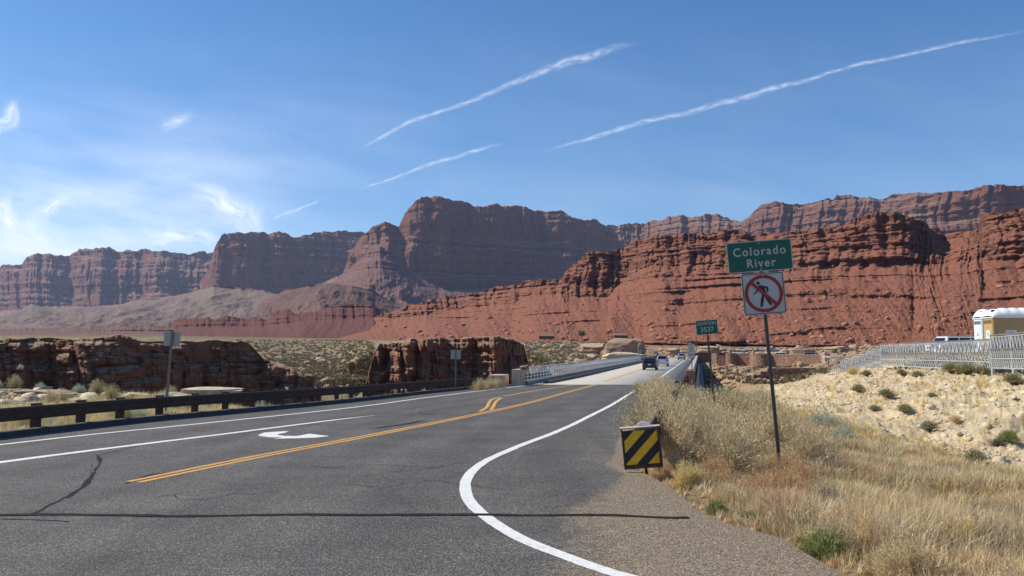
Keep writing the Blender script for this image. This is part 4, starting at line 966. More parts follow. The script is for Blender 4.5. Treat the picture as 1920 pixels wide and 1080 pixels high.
def car(label, loc, rz, paint_, L=4.7, Wd=1.88, H=1.75, rack=None, taillit=False, cat='car', name='suv', group=None):
    t = thing(name, label, cat, loc, rz, group); h2 = Wd/2; l2 = L/2; zb = .62*H
    b = MB(); prof = [(-l2, .42), (-l2-.02, .62), (-l2+.02, zb), (l2-1.15, zb), (l2-.25, zb-.12), (l2, zb-.32), (l2, .40), (l2-.3, .30), (-l2+.3, .30)]
    b.prism(prof, Wd, 'x', -h2); bmesh.ops.recalc_face_normals(b.bm, faces=b.bm.faces)
    bmesh.ops.bevel(b.bm, geom=list(b.bm.edges), offset=.06, segments=3, affect='EDGES'); body = b.build('body', paint_, t, smooth=False)
    b = MB(); hexa(b, (h2-.04, -l2+.05, l2-1.25, zb-.02), (h2-.22, -l2+.36, l2-2.1, H-.03)); bmesh.ops.recalc_face_normals(b.bm, faces=b.bm.faces); bmesh.ops.bevel(b.bm, geom=list(b.bm.edges), offset=.07, segments=3, affect='EDGES'); b.build('cabin', paint_, t)
    def quad(name, pts, mat, par=t, off=(0, 0, 0)):
        b = MB(); vs = [b.bm.verts.new(Vector(p)+Vector(off)) for p in pts]; f = b.bm.faces.new(vs)
        n_ = f.normal if f.normal.length else Vector((0, 0, 1)); f.normal_update(); n_ = f.normal.copy()
        r = bmesh.ops.extrude_face_region(b.bm, geom=[f]); bmesh.ops.translate(b.bm, vec=n_*.02, verts=[v for v in r['geom'] if isinstance(v, bmesh.types.BMVert)])
        return b.build(name, mat, par)
    def lerp_cab(s, fy, fz):
        hw = (h2-.04)*(1-fz)+(h2-.22)*fz; y0 = (-l2+.05)*(1-fz)+(-l2+.36)*fz; y1 = (l2-1.25)*(1-fz)+(l2-2.1)*fz; return (s*hw, y0+(y1-y0)*fy, (zb-.02)*(1-fz)+(H-.03)*fz)
    a = [lerp_cab(-.84, 0, .16), lerp_cab(.84, 0, .16), lerp_cab(.8, 0, .86), lerp_cab(-.8, 0, .86)]; quad('rear_window', a, M_glass, off=(0, -.004, 0))
    a = [lerp_cab(-.84, 1, .16), lerp_cab(.84, 1, .16), lerp_cab(.8, 1, .86), lerp_cab(-.8, 1, .86)]; quad('windscreen', a[::-1], M_glass, off=(0, .004, 0))
    for s in (-1, 1):
        for f0, f1 in ((.05, .30), (.33, .60), (.63, .93)):
            a = [lerp_cab(s, f0, .16), lerp_cab(s, f1, .16), lerp_cab(s, f1-(.06 if f1 > .9 else 0), .84), lerp_cab(s, f0+.01, .84)]
            quad('side_window', a if s > 0 else a[::-1], M_glass, off=(s*.004, 0, 0))
        b = MB(); b.box((s*(h2-.14), -l2-.02, zb-.16), (.24, .10, .30), bev=.02); b.build('tail_light', M_tail, t)
        b = MB(); b.box((s*(h2-.2), l2-.03, zb-.36), (.32, .10, .16), bev=.02); b.build('headlight', M_plate, t)
        b = MB(); b.box((s*(h2+.09), l2-1.55, zb+.06), (.18, .10, .13), bev=.03); b.build('mirror', paint_, t)
        for yw in (-l2+.85, l2-.88):
            b = MB(); b.tube((s*(h2-.24), yw, .36), (s*(h2+.01), yw, .36), .36, n=24); w = b.build('wheel', M_tyre, t)
            b = MB(); b.tube((s*(h2-.01), yw, .36), (s*(h2+.02), yw, .36), .22, n=16); b.build('rim', M_rim, w)
    b = MB(); b.box((0, -l2-.03, .50), (Wd-.1, .14, .22), bev=.03); b.build('bumper', M_trim if not rack else paint_, t)
    b = MB(); b.box((0, -l2-.035, zb-.24), (.34, .02, .16)); b.build('number_plate', M_plate, t)
    if rack:
        for s in (-1, 1):
            b = MB(); b.bar((s*(h2-.28), -l2+.5, H+.05), (s*(h2-.28), l2-2.3, H+.05), .04, .04); b.build('roof_rail', M_trim, t)
        b = MB(); b.box((0, -.3, H+.12), (1.0, .9, .16), bev=.05); b.build('roof_load', plain('yellow_load', (.62, .46, .18), .7), t)
    return t
def road_pt(px, py):
    x, y = on_road(px, py); return (x, y, float(zr(y))+.012)
DIR = -math.atan(SL)
p = road_pt(1225, 694.5); car('black car with red tail lights driving away behind the silver one on the bridge', (p[0], p[1]+2.3, p[2]), DIR, carpaint('black_paint', (.012, .013, .016)), H=1.62, L=4.6)
p = road_pt(1247.5, 687); car('silver off road car with a yellowish load on its roof driving away on the bridge', (p[0], p[1]+2.3, p[2]), DIR, carpaint('silver_paint', (.55, .55, .54)), H=1.82, rack=True)
p = road_pt(1288, 675); car('small pale car at the far right end of the bridge', (p[0]-1.0, p[1]+2, p[2]), DIR, carpaint('pale_paint', (.6, .6, .6)), H=1.75)
def place_car(px, D, label, paint_, rz, H=1.7, topy=None, **k):
    x = (px-CX)/F*D; z = float(gz(np.array(x), np.array(float(D)))) if topy is None else float(pix(px, topy, D)[2])-H
    return car(label, (x, D, z), rz, paint_, H=H, **k)
P_w = carpaint('white_paint', (.78, .79, .80), .05)
place_car(1816, 63, 'long white car parked behind the metal ramp beside the portable toilets', P_w, math.radians(-84), H=1.8, topy=630.5, L=5.3)
place_car(1455, 205, 'white parked car just right of the tall sign post behind the stone wall', P_w, math.radians(75), H=1.6, topy=660.5)
place_car(1508, 208, 'grey parked car behind the straight part of the stone wall', carpaint('grey_paint', (.35, .37, .4)), math.radians(85), H=1.6, topy=660.5)
place_car(1027, 405, 'tiny white parked car near the hut above the gorge', P_w, math.radians(70), H=1.7, topy=631)

# ------------------------------------------------------------------ STONE WALLS
def masonry(name, cols, sc=2.2):
    m, n, l, b = newmat(name)
    v = n.new('ShaderNodeTexVoronoi'); v.inputs['Scale'].default_value = sc; l.new(scaled(n, l, 1, 1, 1.9), v.inputs['Vector'])
    e = n.new('ShaderNodeTexVoronoi'); e.feature = 'DISTANCE_TO_EDGE'; e.inputs['Scale'].default_value = sc; l.new(scaled(n, l, 1, 1, 1.9), e.inputs['Vector'])
    sp = n.new('ShaderNodeSeparateColor'); l.new(v.outputs['Color'], sp.inputs[0])
    c = ramp(n, l, sp.outputs[0], [(.1+.8*i/(len(cols)-1), q) for i, q in enumerate(cols)])
    mo = n.new('ShaderNodeMapRange'); l.new(e.outputs['Distance'], mo.inputs[0]); mo.inputs[2].default_value = .09
    c = mix(n, l, mo.outputs[0], g3(cols[0], .55), c)
    l.new(c, b.inputs['Base Color']); b.inputs['Roughness'].default_value = .9; bump(n, l, b, mo.outputs[0], .05); return m
M_mas = masonry('sandstone_masonry', [(.22, .12, .08), (.30, .17, .11), (.38, .24, .16), (.27, .14, .09)])
M_mas2 = masonry('pale_masonry', [(.42, .30, .20), (.52, .38, .26), (.58, .46, .33)])
def wallpts(pts, th, mat, label, name='stone_wall', cap=True):
    """pts: (px, top py, D), bottom 1.5 m under ground; polyline wall with stepped tops"""
    W_ = [tuple(float(t) for t in pix(a, b_, c)) for a, b_, c in pts]; cx_, cy_ = W_[0][0], W_[0][1]; z0 = float(gz(np.array(cx_), np.array(cy_)))
    t = thing(name, label, 'wall', (cx_, cy_, z0)); b = MB(); cp = MB()
    for (x0, y0, za), (x1, y1, zb_) in zip(W_[:-1], W_[1:]):
        if abs(x1-x0)+abs(y1-y0) < .05: continue
        zt = za; zl = min(float(gz(np.array(x0), np.array(y0))), float(gz(np.array(x1), np.array(y1))))-1.2
        a_ = math.atan2(y1-y0, x1-x0); Ln = math.hypot(x1-x0, y1-y0)
        b.box(((x0+x1)/2-cx_, (y0+y1)/2-cy_, (zt+zl)/2-z0), (Ln, th, zt-zl), rz=a_)
        cp.box(((x0+x1)/2-cx_, (y0+y1)/2-cy_, zt-z0+.06), (Ln+.04, th+.12, .12), rz=a_)
    b.build('wall_body', mat, t); cp.build('coping', M_mas2, t); return t
def turret(px, ptop, D, r, label):
    x, y, zt = [float(t) for t in pix(px, ptop, D)]; zl = float(gz(np.array(x), np.array(y)))-1.0
    t = thing('stone_turret', label, 'wall', (x, y, zl)); b = MB(); b.tube((0, 0, 0), (0, 0, zt-zl), r*1.05, r, 32); b.build('wall_body', M_mas, t, smooth=False)
    b = MB(); b.tube((0, 0, zt-zl), (0, 0, zt-zl+.15), r+.1, r+.1, 32); b.build('coping', M_mas2, t); return t
wallpts([(1336, 664, 186), (1346, 668, 184), (1366, 668, 183)], .6, M_mas, 'short stone wall left of the small turret')
turret(1371, 664.5, 182, 1.15, 'small round stone turret left of the big one')
wallpts([(1378, 664, 182), (1408, 664, 180), (1411, 668, 174)], .6, M_mas, 'stone wall joining the small turret and the big turret')
turret(1430, 664.5, 172, 2.3, 'big round stone turret left of the tall sign post')
wallpts([(1450, 665.5, 170), (1545, 665.5, 160)], .6, M_mas, 'long straight stone wall right of the big turret')
wallpts([(1545, 663.5, 159.5), (1551, 663.5, 158)], 1.0, M_mas2, 'pale square pier ending the straight stone wall', 'stone_pier')
wallpts([(1411, 704, 101), (1424, 697.5, 101.2), (1437, 691.5, 101.5), (1532, 691.5, 103)], .5, M_mas, 'lower stone wall with a stepped left end')
wallpts([(1532.5, 691, 102.4), (1556, 691, 103.5)], .6, M_mas2, 'sunlit cream section at the right end of the lower wall')  # sunlit end of the wall, its brightness put in as paler masonry
wallpts([(1554, 693, 102), (1562, 693, 102.4)], .7, M_mas, 'short dark pier beside the foot of the metal ramp', 'stone_pier')
# flat roof shelter behind turret wall
x, y, z = [float(t) for t in pix(1325, 660, 215)]
sh = thing('stone_shelter', 'low flat roofed stone shelter behind the small turret', 'building', (x, y, z-3)); b = MB(); b.box((0, 0, 1.2), (9, 4, 2.6)); b.build('wall', M_mas, sh); b = MB(); b.box((1, 0, 2.65), (12, 5, .3)); b.build('roof', plain('brown_roof', (.11, .07, .05), .8), sh)
x, y, z = [float(t) for t in pix(1385, 660.5, 212)]
sh = thing('stone_shelter', 'long dark roofed shelter above the wall left of the big turret', 'building', (x, y, z-3)); b = MB(); b.box((0, 0, 1.2), (11, 3, 2.2)); b.build('wall', M_mas, sh); b = MB(); b.box((0, 0, 2.6), (13, 4, .3)); b.build('roof', plain('brown_roof', (.10, .06, .05), .8), sh)

# ------------------------------------------------------------------ METAL RAMP
rp = thing('metal_ramp', 'long galvanised metal ramp with lattice side panels stepping down to the left', 'ramp', tuple(float(t) for t in pix(1856, 697, 41)))
o0 = rp.location.copy()
M_lat = plain('lattice_galvanised', (.46, .48, .47), .5, .25, var=.14, scale=5); M_hr = plain('ramp_handrail', (.22, .21, .20), .5, .3)
def panel(pA, pB, wA, wB, n1, n2, par, back=0, parts=True):
    """pA,pB = (px, top py, D); w = total height in m at each end"""
    A = Vector([float(t) for t in pix(*pA)])-o0; B = Vector([float(t) for t in pix(*pB)])-o0
    d = (B-A); nrm = Vector((-d.y, d.x, 0)).normalized()*back; A += nrm; B += nrm
    e = bpy.data.objects.new('side_panel', None); COL.objects.link(e); e.parent = par
    def at(f, k): 
        p = A.lerp(B, f).copy(); p.z -= k*(wA*(1-f)+wB*f); return p
    b = MB(); b.bar(at(0, 0), at(1, 0), .10, .06); b.build('handrail', M_hr, e)
    b = MB()
    for k in (.72, 1.0): b.bar(at(0, k), at(1, k), .09, .06)
    b.bar(at(0, .06), at(1, .06), .06, .04); b.build('chord', M_lat, e)
    b = MB(); b.bar(at(0, .43), at(1, .43), .11, .06); b.build('middle_chord', M_hr, e)
    b = MB()
    for i in range(n1):
        f0, f1, f2 = i/n1, (i+.5)/n1, (i+1)/n1
        b.bar(at(f0, .06), at(f1, .42), .05, .075); b.bar(at(f1, .42), at(f2, .06), .05, .04)
    b.build('upper_lattice', M_lat, e)
    b = MB()
    for k0, k1 in ((.44, .71), (.73, .99)):
        for i in range(n2):
            f0, f1, f2 = i/n2, (i+.5)/n2, (i+1)/n2
            b.bar(at(f0, k0), at(f1, k1), .04, .05); b.bar(at(f1, k1), at(f2, k0), .04, .03)
    b.build('lower_lattice', M_lat, e)
    nv_ = max(1, n1//6)
    for i in range(nv_+1): b = MB(); b.bar(at(i/nv_, 0), at(i/nv_, 1.0), .06, .06); b.build('upright', M_lat, e)
    return at
aB = panel((1651, 645.5, 60), (1855, 636.5, 41.2), 1.50, 1.54, 34, 48, rp)
panel((1651, 645.5, 60), (1855, 636.5, 41.2), 1.50, 1.54, 12, 2, rp, back=1.6)
aA = panel((1857, 629, 41), (1990, 617, 33), 1.60, 1.62, 20, 30, rp)
panel((1857, 629, 41), (1990, 617, 33), 1.60, 1.62, 8, 2, rp, back=1.6)
xs_ = [1651, 1637, 1624, 1611, 1599, 1588, 1577]; tp = [652.5, 657.5, 662, 666.5, 670.5, 675]; Ds = [60.3, 61.5, 62.8, 64, 65.3, 66.6, 68]
for i in range(6): panel((xs_[i+1], tp[i], Ds[i+1]), (xs_[i], tp[i]-.3, Ds[i]), 1.5, 1.5, 3, 5, rp)
# deck plates and legs
b = MB()
for (p0, p1) in ((aB(0, .5), aB(1, .5)), (aA(0, .5), aA(1, .5))):
    d = (p1-p0); n_ = Vector((-d.y, d.x, 0)).normalized()*.8; b.bar(p0+n_, p1+n_, 1.5, .05)
b.build('walkway', M_hr, rp)
for at_, fs in ((aB, (.28, .55, .8, .995)), (aA, (.02, .36, .7))):
    for f in fs:
        p = at_(f, 1.0); g_ = float(gz(np.array(p.x+o0.x), np.array(p.y+o0.y)))-o0.z-.3
        b = MB(); b.box((p.x, p.y, (p.z+g_)/2), (.13, .13, p.z-g_)); b.box((p.x, p.y, g_+.34), (.3, .3, .03)); b.build('leg', M_lat, rp)
x, y, z = [float(t) for t in pix(1741, 652, 50.0)]
b = MB(); b.box((x-o0.x, y-o0.y-.12, z-o0.z), (.5, .02, .36), rz=-.75); nt_ = b.build('notice', M_plate, rp)
b = MB()
for k in (-.12, .0, .12): b.box((x-o0.x+k*.72, y-o0.y-.135-k*.67, z-o0.z), (.05, .012, .14), rz=-.75, ry=.5)
b.build('red_marks', M_sred, nt_)
x, y, z = [float(t) for t in pix(1566, 669, 70)]
rk = thing('metal_gate', 'flat topped grey metal landing at the low left end of the ramp', 'gate', (x, y, z-2)); b = MB(); b.box((0, 0, 2.0), (1.5, 2.4, .10), rz=-.1); b.build('top', M_gal, rk)
b = MB()
for dx in np.linspace(-.65, .75, 9): b.box((dx, 0, 1.2), (.04, .04, 1.6))
for dz in (.5, 1.9): b.box((0.05, 0, dz), (1.5, .06, .06))
b.build('bars', M_lat, rk)

# ------------------------------------------------------------------ PORTABLE TOILETS
M_roofw = plain('white_roof_plastic', (.82, .83, .84), .45, var=.04); M_tanp = plain('tan_plastic', (.50, .33, .12), .5, var=.07, scale=2); M_tand = plain('tan_plastic_shaded', (.40, .27, .13), .55, var=.08, scale=2)  # side plastic: the door's tan darkened, shade of that wall put into its colour
M_wp = plain('pale_blue_plastic', (.66, .73, .75), .5, var=.05); M_vent = plain('louvre_dark', (.07, .06, .05), .7); M_blu = plain('emblem_blue', (.04, .09, .22), .5)
def toilet(px, py, D, rz, w, dp, label, mdoor, mside, emblem=False):
    """local x runs along the long side seen by us, door on the local -x end"""
    x, y, z = [float(t) for t in pix(px, py, D)]
    t = thing('portable_toilet', label, 'portable toilet', (x, y, z-2.02), rz)
    b = MB(); b.box((w/2, dp/2, 1.0), (w, dp, 2.0), bev=.03); b.build('walls', mside, t)
    b = MB(); b.box((-.015, dp/2, .98), (.03, dp-.14, 1.85), bev=.01); d = b.build('door', mdoor, t)
    b = MB()
    for k in range(6): b.box((-.035, .2+k*(dp-.4)/5, 1.74), (.02, .09, .2), rx=.2*(-1)**k)
    b.build('louvres', M_vent, d)
    b = MB(); b.box((-.035, dp/2, 1.0), (.012, dp*.4, .5)); nn = b.build('notice', M_plate, d); b = MB(); b.box((-.045, dp/2, 1.02), (.01, .10, .14)); b.build('printed_mark', M_blu, nn)
    # ribbed vaulted roof
    nu, nv = 50, 22; V = []
    for i in range(nu):
        u = i/(nu-1); xx = -.06+u*(w+.12)
        e = (1-abs(2*u-1)**5); rib = .06*abs(math.sin(u*math.pi*max(2, round(w/.5))))
        for j in range(nv):
            v = j/(nv-1); a_ = math.pi*v; V.append((xx, dp/2-(dp/2+.06)*math.cos(a_), 2.0+(.10+.42*e**.5+rib)*math.sin(a_)**.8))
    mesh_np('roof', V, [gridf(nu, nv)], M_roofw, t, smooth=True)
    b = MB(); b.box((w/2, dp/2, 1.99), (w+.1, dp+.1, .06), bev=.01); b.build('roof_rim', M_roofw, t)
    b = MB(); b.box((.12, .28, 2.36), (.16, .2, .16), bev=.02); b.build('roof_vent', M_vent, t)
    if emblem:
        b = MB(); b.box((.95, -.012, 1.02), (.62, .02, .44)); e = b.build('emblem_plate', M_plate, t)
        r_ = MB()
        for k in range(7):
            a_ = math.radians(20+k*23); r_.box((.95-.22*math.cos(a_), -.026, .94+.16*math.sin(a_)), (.05, .01, .05), ry=a_)
        r_.box((.95, -.026, .92), (.10, .01, .16)); r_.box((.95, -.026, .86), (.46, .01, .05)); r_.build('blue_emblem', M_blu, e)
    return t
toilet(1862, 594, 48.2, math.radians(-6), 3.2, 1.25, 'large tan portable toilet with a ribbed white roof, nearer of the two', M_tanp, M_tand, True)
toilet(1841.5, 596, 49.7, math.radians(-6), 1.2, 1.15, 'pale blue portable toilet left of the large tan one', M_wp, M_wp)

# ------------------------------------------------------------------ FAR SMALL THINGS
M_wood = plain('hut_wood', (.13, .08, .06), .8); M_tin = plain('hut_roof_tin', (.22, .15, .12), .6)
def hut(px, py, D, w, h, label):
    x, y, z = [float(t) for t in pix(px, py, D)]; t = thing('shade_shelter', label, 'building', (x, y, z-.4))
    b = MB(); b.box((0, 0, h/2), (w*.85, w*.5, h)); b.build('wall', M_wood, t)
    b = MB(); hexa(b, (w/2, -w*.35, w*.35, h), (w/4, -w*.1, w*.1, h+w*.14)); b.build('roof', M_tin, t)
hut(1025, 634.5, 395, 8.5, 1.5, 'dark low shelter above the gorge left of the green tree')
hut(1163, 632, 300, 5.5, 1.0, 'tiny shelter on top of the large tan rock block')
def pole(px, pt, pb, D, label):
    x, y, z = [float(t) for t in pix(px, pb, D)]; zt = float(pix(px, pt, D)[2]); t = thing('utility_pole', label, 'pole', (x, y, z))
    b = MB(); b.tube((0, 0, -1), (0, 0, zt-z), .16, .11, 8); b.build('shaft', M_wood, t); b = MB(); b.box((0, 0, zt-z-.5), (1.8, .1, .1)); b.build('crossarm', M_wood, t)
pole(1634, 619, 645, 420, 'thin utility pole at the foot of the red slope above the metal ramp')
pole(1306, 631, 652, 330, 'thin pole behind the elevation sign')

# ------------------------------------------------------------------ VEGETATION
M_veg = colmat('dry_plant', .8, .35, .15, 20)
def blades(base, h, w, az, lean, col, curve=.5):
    """thin bent blades: base (n,3), height, width, azimuth of lean, lean amount (horizontal reach as part of h)"""
    n_ = len(base); dx, dy = np.cos(az), np.sin(az); wx, wy = -np.sin(az+np.random.RandomState(n_ % 977).uniform(-1.5, 1.5, n_)), np.cos(az)
    V = np.zeros((n_, 5, 3)); 
    for k, (f, wf) in enumerate(((0, 1), (.55, .8))):
        r = lean*h*(f**(1+curve*2)); zz = h*f*(1-.15*lean*f)
        for s_, j in ((-1, 2*k), (1, 2*k+1)):
            V[:, j, 0] = base[:, 0]+dx*r+s_*wx*w*wf/2; V[:, j, 1] = base[:, 1]+dy*r+s_*wy*w*wf/2; V[:, j, 2] = base[:, 2]+zz
    V[:, 4, 0] = base[:, 0]+dx*lean*h; V[:, 4, 1] = base[:, 1]+dy*lean*h; V[:, 4, 2] = base[:, 2]+h*(1-.35*lean)
    i = np.arange(n_)[:, None]*5
    return V.reshape(-1, 3), i+np.array([[0, 1, 3, 2]]), i+np.array([[2, 3, 4]]), np.repeat(col, 5, 0)
def merge(parts):
    V = []; Q = []; T = []; C = []; o = 0
    for v, q, t, c in parts: V.append(v); Q.append(q+o); T.append(t+o); C.append(c); o += len(v)
    return np.vstack(V), [np.vstack(Q), np.vstack(T)], np.vstack(C)
STRAW = np.array([(.60, .46, .25), (.70, .57, .34), (.50, .38, .21), (.62, .46, .23), (.42, .31, .17), (.76, .63, .40)])
RUST = np.array([(.58, .38, .20), (.66, .45, .25), (.48, .29, .15), (.66, .49, .28), (.55, .38, .22)])
GREY = np.array([(.50, .42, .26), (.60, .50, .32), (.38, .31, .20), (.68, .58, .39), (.30, .24, .16)])
SAGE = np.array([(.40, .37, .19), (.50, .45, .24), (.58, .50, .28), (.68, .56, .33), (.32, .29, .15)])
GRN = np.array([(.20, .25, .07), (.26, .31, .09), (.34, .36, .13), (.16, .19, .06), (.46, .42, .20)])
DARK = np.array([(.13, .11, .09), (.18, .15, .12), (.22, .19, .15), (.10, .09, .07)])
YEL = np.array([(.66, .52, .24), (.74, .60, .30), (.58, .44, .18)])
OLIVE = np.array([(.24, .23, .11), (.31, .29, .14), (.40, .36, .20), (.18, .18, .08), (.48, .42, .26)])
def grass_field(name, n_clump, sampler, nb, hfun, label=None, seed=0, wk=1.0, palf=None):
    r = np.random.RandomState(seed); x, y = sampler(r, n_clump); n_c = len(x)
    z = gz(x, y); d = np.hypot(x, y)
    k = np.repeat(np.arange(n_c), nb); n_ = len(k)
    a = r.uniform(0, 6.283, n_); rad = r.rand(n_)**.6*.11*np.repeat(hfun(x, y, r)/.35, nb)
    bx_ = x[k]+np.cos(a)*rad; by_ = y[k]+np.sin(a)*rad
    h = np.repeat(hfun(x, y, r), nb)*r.uniform(.45, 1.15, n_)
    pal = palf(x, y, r); c = pal[k]*r.uniform(.85, 1.45, (n_, 1))
    w = (.0028+.00042*d[k])*wk*r.uniform(.6, 1.4, n_)
    v, q, t, cc = blades(np.column_stack([bx_, by_, z[k]-.02]), h, w, a+r.normal(0, .7, n_), r.uniform(.05, .75, n_), c)
    o = mesh_np(name, v, [q, t], M_veg, col=cc); tag(o, label, 'grass', kind='stuff'); return o
def right_bank(r, n_):
    x = r.uniform(1.5, 24, n_*3); y = 5.0+27*r.rand(n_*3)**1.25
    px = CX+F*x/y
    d = x-xr_edge(y); keep = (d > .12) & (px < 2250) & (x > rgx(y)+1.96-.6*(y > 13)) & (r.rand(len(x)) > pale_mask(x, y)*2.5)
    dens = np.clip(.35+1.2*(fbm(x*.6, y*.6, 0, 3, 71)), 0, 1)*sstep(0.0, .8, d+.35)
    keep &= r.rand(len(x)) < dens
    return x[keep][:n_], y[keep][:n_]
def pal_bank(x, y, r):
    n1 = fbm(x*.7, y*.7, 0, 3, 81); n2 = fbm(x*.9, y*.9, 0, 3, 84)
    px = CX+F*x/y; rustp = sstep(1650, 1450, px)*sstep(9, 10.5, y)*sstep(24, 17, y)
    out = STRAW[r.randint(0, 6, len(x))].copy()
    m = r.rand(len(x)) < .15+.75*rustp*sstep(.35, .55, n1); out[m] = RUST[r.randint(0, 5, m.sum())]
    m = r.rand(len(x)) < .62*sstep(.45, .6, n2)*(1-.5*rustp); out[m] = GREY[r.randint(0, 5, m.sum())]
    m = r.rand(len(x)) < .22*sstep(.5, .6, n1); out[m] = OLIVE[r.randint(0, 4, m.sum())]
    return out
def h_bank(x, y, r):
    e = sstep(0, 1.2, x-xr_edge(y)); return (.10+.20*e+.22*sstep(.45, .65, fbm(x*.6, y*.6, 0, 3, 91))*e)
grass_field('dry_grass', 13500, right_bank, 34, h_bank, seed=5, palf=pal_bank)
# short dry litter on the gully floor and the foot of the pale slope
def gully(r, n_):
    x = r.uniform(6, 40, n_*4); y = r.uniform(17, 62, n_*4); px = CX+F*x/y; pm = pale_mask(x, y)
    k = (px > 1370) & (px < 2100) & (pm > .02) & (r.rand(len(x)) < .9-.85*pm); return x[k][:n_], y[k][:n_]
grass_field('dry_grass', 5600, gully, 16, lambda x, y, r: .30+0*x, seed=6, palf=lambda x, y, r: YEL[r.randint(0, 3, len(x))]*np.array([.95, .92, .85]))
# between the left guardrail and the rim
def left_strip(r, n_):
    y = 14+46*r.rand(n_*3)**1.1; x = xl_edge(y)-.5-r.rand(n_*3)**1.6*np.interp(y, [14, 30, 60], [9, 14, 22]); px = CX+F*x/y
    k = (px > -250) & (fbm(x*.5, y*.5, 0, 3, 61) > .36); return x[k][:n_], y[k][:n_]
grass_field('dry_grass', 8000, left_strip, 22, lambda x, y, r: .26+.3*sstep(.45, .6, fbm(x*.7, y*.7, 0, 2, 63)), seed=8, palf=lambda x, y, r: np.where((r.rand(len(x)) < .3)[:, None], GREY[r.randint(0, 5, len(x))], YEL[r.randint(0, 3, len(x))]*.85))
# shrubs ------------------------------------------------------------
def shrub_arrays(seed, R, H, n_st, n_lf, pal, lw, ll, up=.6, spread=1.0):
    r = np.random.RandomState(seed); az = r.uniform(0, 6.283, n_st); el = np.arccos(r.uniform(.05, 1, n_st)**up)   # from vertical
    L = r.uniform(.7, 1.08, n_st); lob = 1+.25*np.sin(az*3+seed)+.15*np.sin(az*5+2*seed)
    tip = np.column_stack([np.cos(az)*np.sin(el)*R*L*lob*spread, np.sin(az)*np.sin(el)*R*L*lob*spread, np.cos(el)*H*L+.05*H])
    base = np.column_stack([np.cos(az), np.sin(az), 0*az])*R*.10*r.rand(n_st)[:, None]
    # stems as slim strips in three pieces
    SV = []; SQ = []; o = 0; sw = lw*1.15
    fs = np.array([0, .35, .7, 1.0]); bend = r.normal(0, .08*R, (n_st, 3)); bend[:, 2] = np.abs(bend[:, 2])
    side = np.cross(tip-base, r.normal(size=(n_st, 3))); side /= np.linalg.norm(side, axis=1)[:, None]+1e-9
    pts = base[:, None]+(tip-base)[:, None]*fs[None, :, None]+bend[:, None]*np.sin(fs*math.pi)[None, :, None]
    sv = np.stack([pts-side[:, None]*sw*(1-fs*.7)[None, :, None], pts+side[:, None]*sw*(1-fs*.7)[None, :, None]], 2).reshape(-1, 3)
    i = (np.arange(n_st)*8)[:, None, None]+(np.arange(3)*2)[None, :, None]+np.array([0, 1, 3, 2])[None, None]
    sq = i.reshape(-1, 4)
    # leaves
    k = np.repeat(np.arange(n_st), n_lf); n_ = len(k); f = .25+.8*r.rand(n_)**.7
    c = base[k]+(tip-base)[k]*f[:, None]+bend[k]*np.sin(np.clip(f, 0, 1)*math.pi)[:, None]+r.normal(0, .05*R, (n_, 3))
    d = (tip-base)[k]; d /= np.linalg.norm(d, axis=1)[:, None]; d = d+r.normal(0, .55, (n_, 3)); d[:, 2] += .25; d /= np.linalg.norm(d, axis=1)[:, None]
    s2 = np.cross(d, r.normal(size=(n_, 3))); s2 /= np.linalg.norm(s2, axis=1)[:, None]+1e-9
    l_ = ll*r.uniform(.6, 1.4, n_)[:, None]; w_ = lw*r.uniform(.7, 1.4, n_)[:, None]
    LV = np.stack([c-s2*w_*.3, c+s2*w_*.3, c+d*l_*.5+s2*w_, c+d*l_, c+d*l_*.5-s2*w_], 1)
    LV[..., 2] = np.maximum(LV[..., 2], .0)
    lc = pal[r.randint(0, len(pal), n_)]*r.uniform(.8, 1.35, (n_, 1))
    i = np.arange(n_)[:, None]*5; lq = i+np.array([[0, 1, 2, 3, 4]])
    return sv, sq, LV.reshape(-1, 3), lq, np.repeat(lc, 5, 0)
def make_shrub(name, seed, R, H, n_st, n_lf, pal, lw, ll, stemc=(.22, .17, .12), **k):
    sv, sq, lv, lq, lc = shrub_arrays(seed, R, H, n_st, n_lf, pal, lw, ll, **k)
    t = bpy.data.objects.new(name, None); COL.objects.link(t)
    mesh_np('foliage', lv, [lq], M_veg, t, col=lc); mesh_np('stems', sv, [sq], M_veg, t, col=np.tile(np.array(stemc), (len(sv), 1)))
    return t
USED = set()
PRO = {
 'sage': make_shrub('sagebrush', 1, .62, 1.05, 230, 26, SAGE, .006, .055, up=.8),
 'pale': make_shrub('sagebrush', 2, .60, 1.0, 260, 24, np.vstack([GREY, STRAW[:3], SAGE[2:4]]), .005, .06, stemc=(.62, .52, .34), up=.8),
 'tan': make_shrub('dry_brush', 3, .60, .95, 260, 24, np.vstack([STRAW, GREY[1:4]]), .005, .06, stemc=(.66, .54, .32), up=.8),
 'rust': make_shrub('dry_brush', 4, .55, .7, 220, 24, RUST, .005, .05, stemc=(.30, .18, .10), up=.8),
 'dark': make_shrub('dead_shrub', 5, .32, .34, 200, 16, DARK, .004, .035, stemc=(.16, .13, .10), up=.6),
 'green': make_shrub('green_shrub', 6, .36, .40, 240, 26, GRN, .004, .06, stemc=(.18, .22, .08), up=1.0),
 'olive': make_shrub('desert_shrub', 7, .45, .42, 170, 20, OLIVE, .008, .06, stemc=(.22, .18, .11), up=.5),
 'bunch': make_shrub('bunch_grass', 8, .30, .42, 420, 8, YEL, .003, .10, stemc=(.62, .50, .24), up=1.2),
 'silver': make_shrub('rabbitbrush', 9, .55, .8, 240, 26, np.array([(.40, .46, .36), (.46, .50, .38), (.34, .40, .28), (.52, .52, .38)]), .005, .06, stemc=(.36, .38, .26), up=.9),
}
_rs = np.random.RandomState(99)
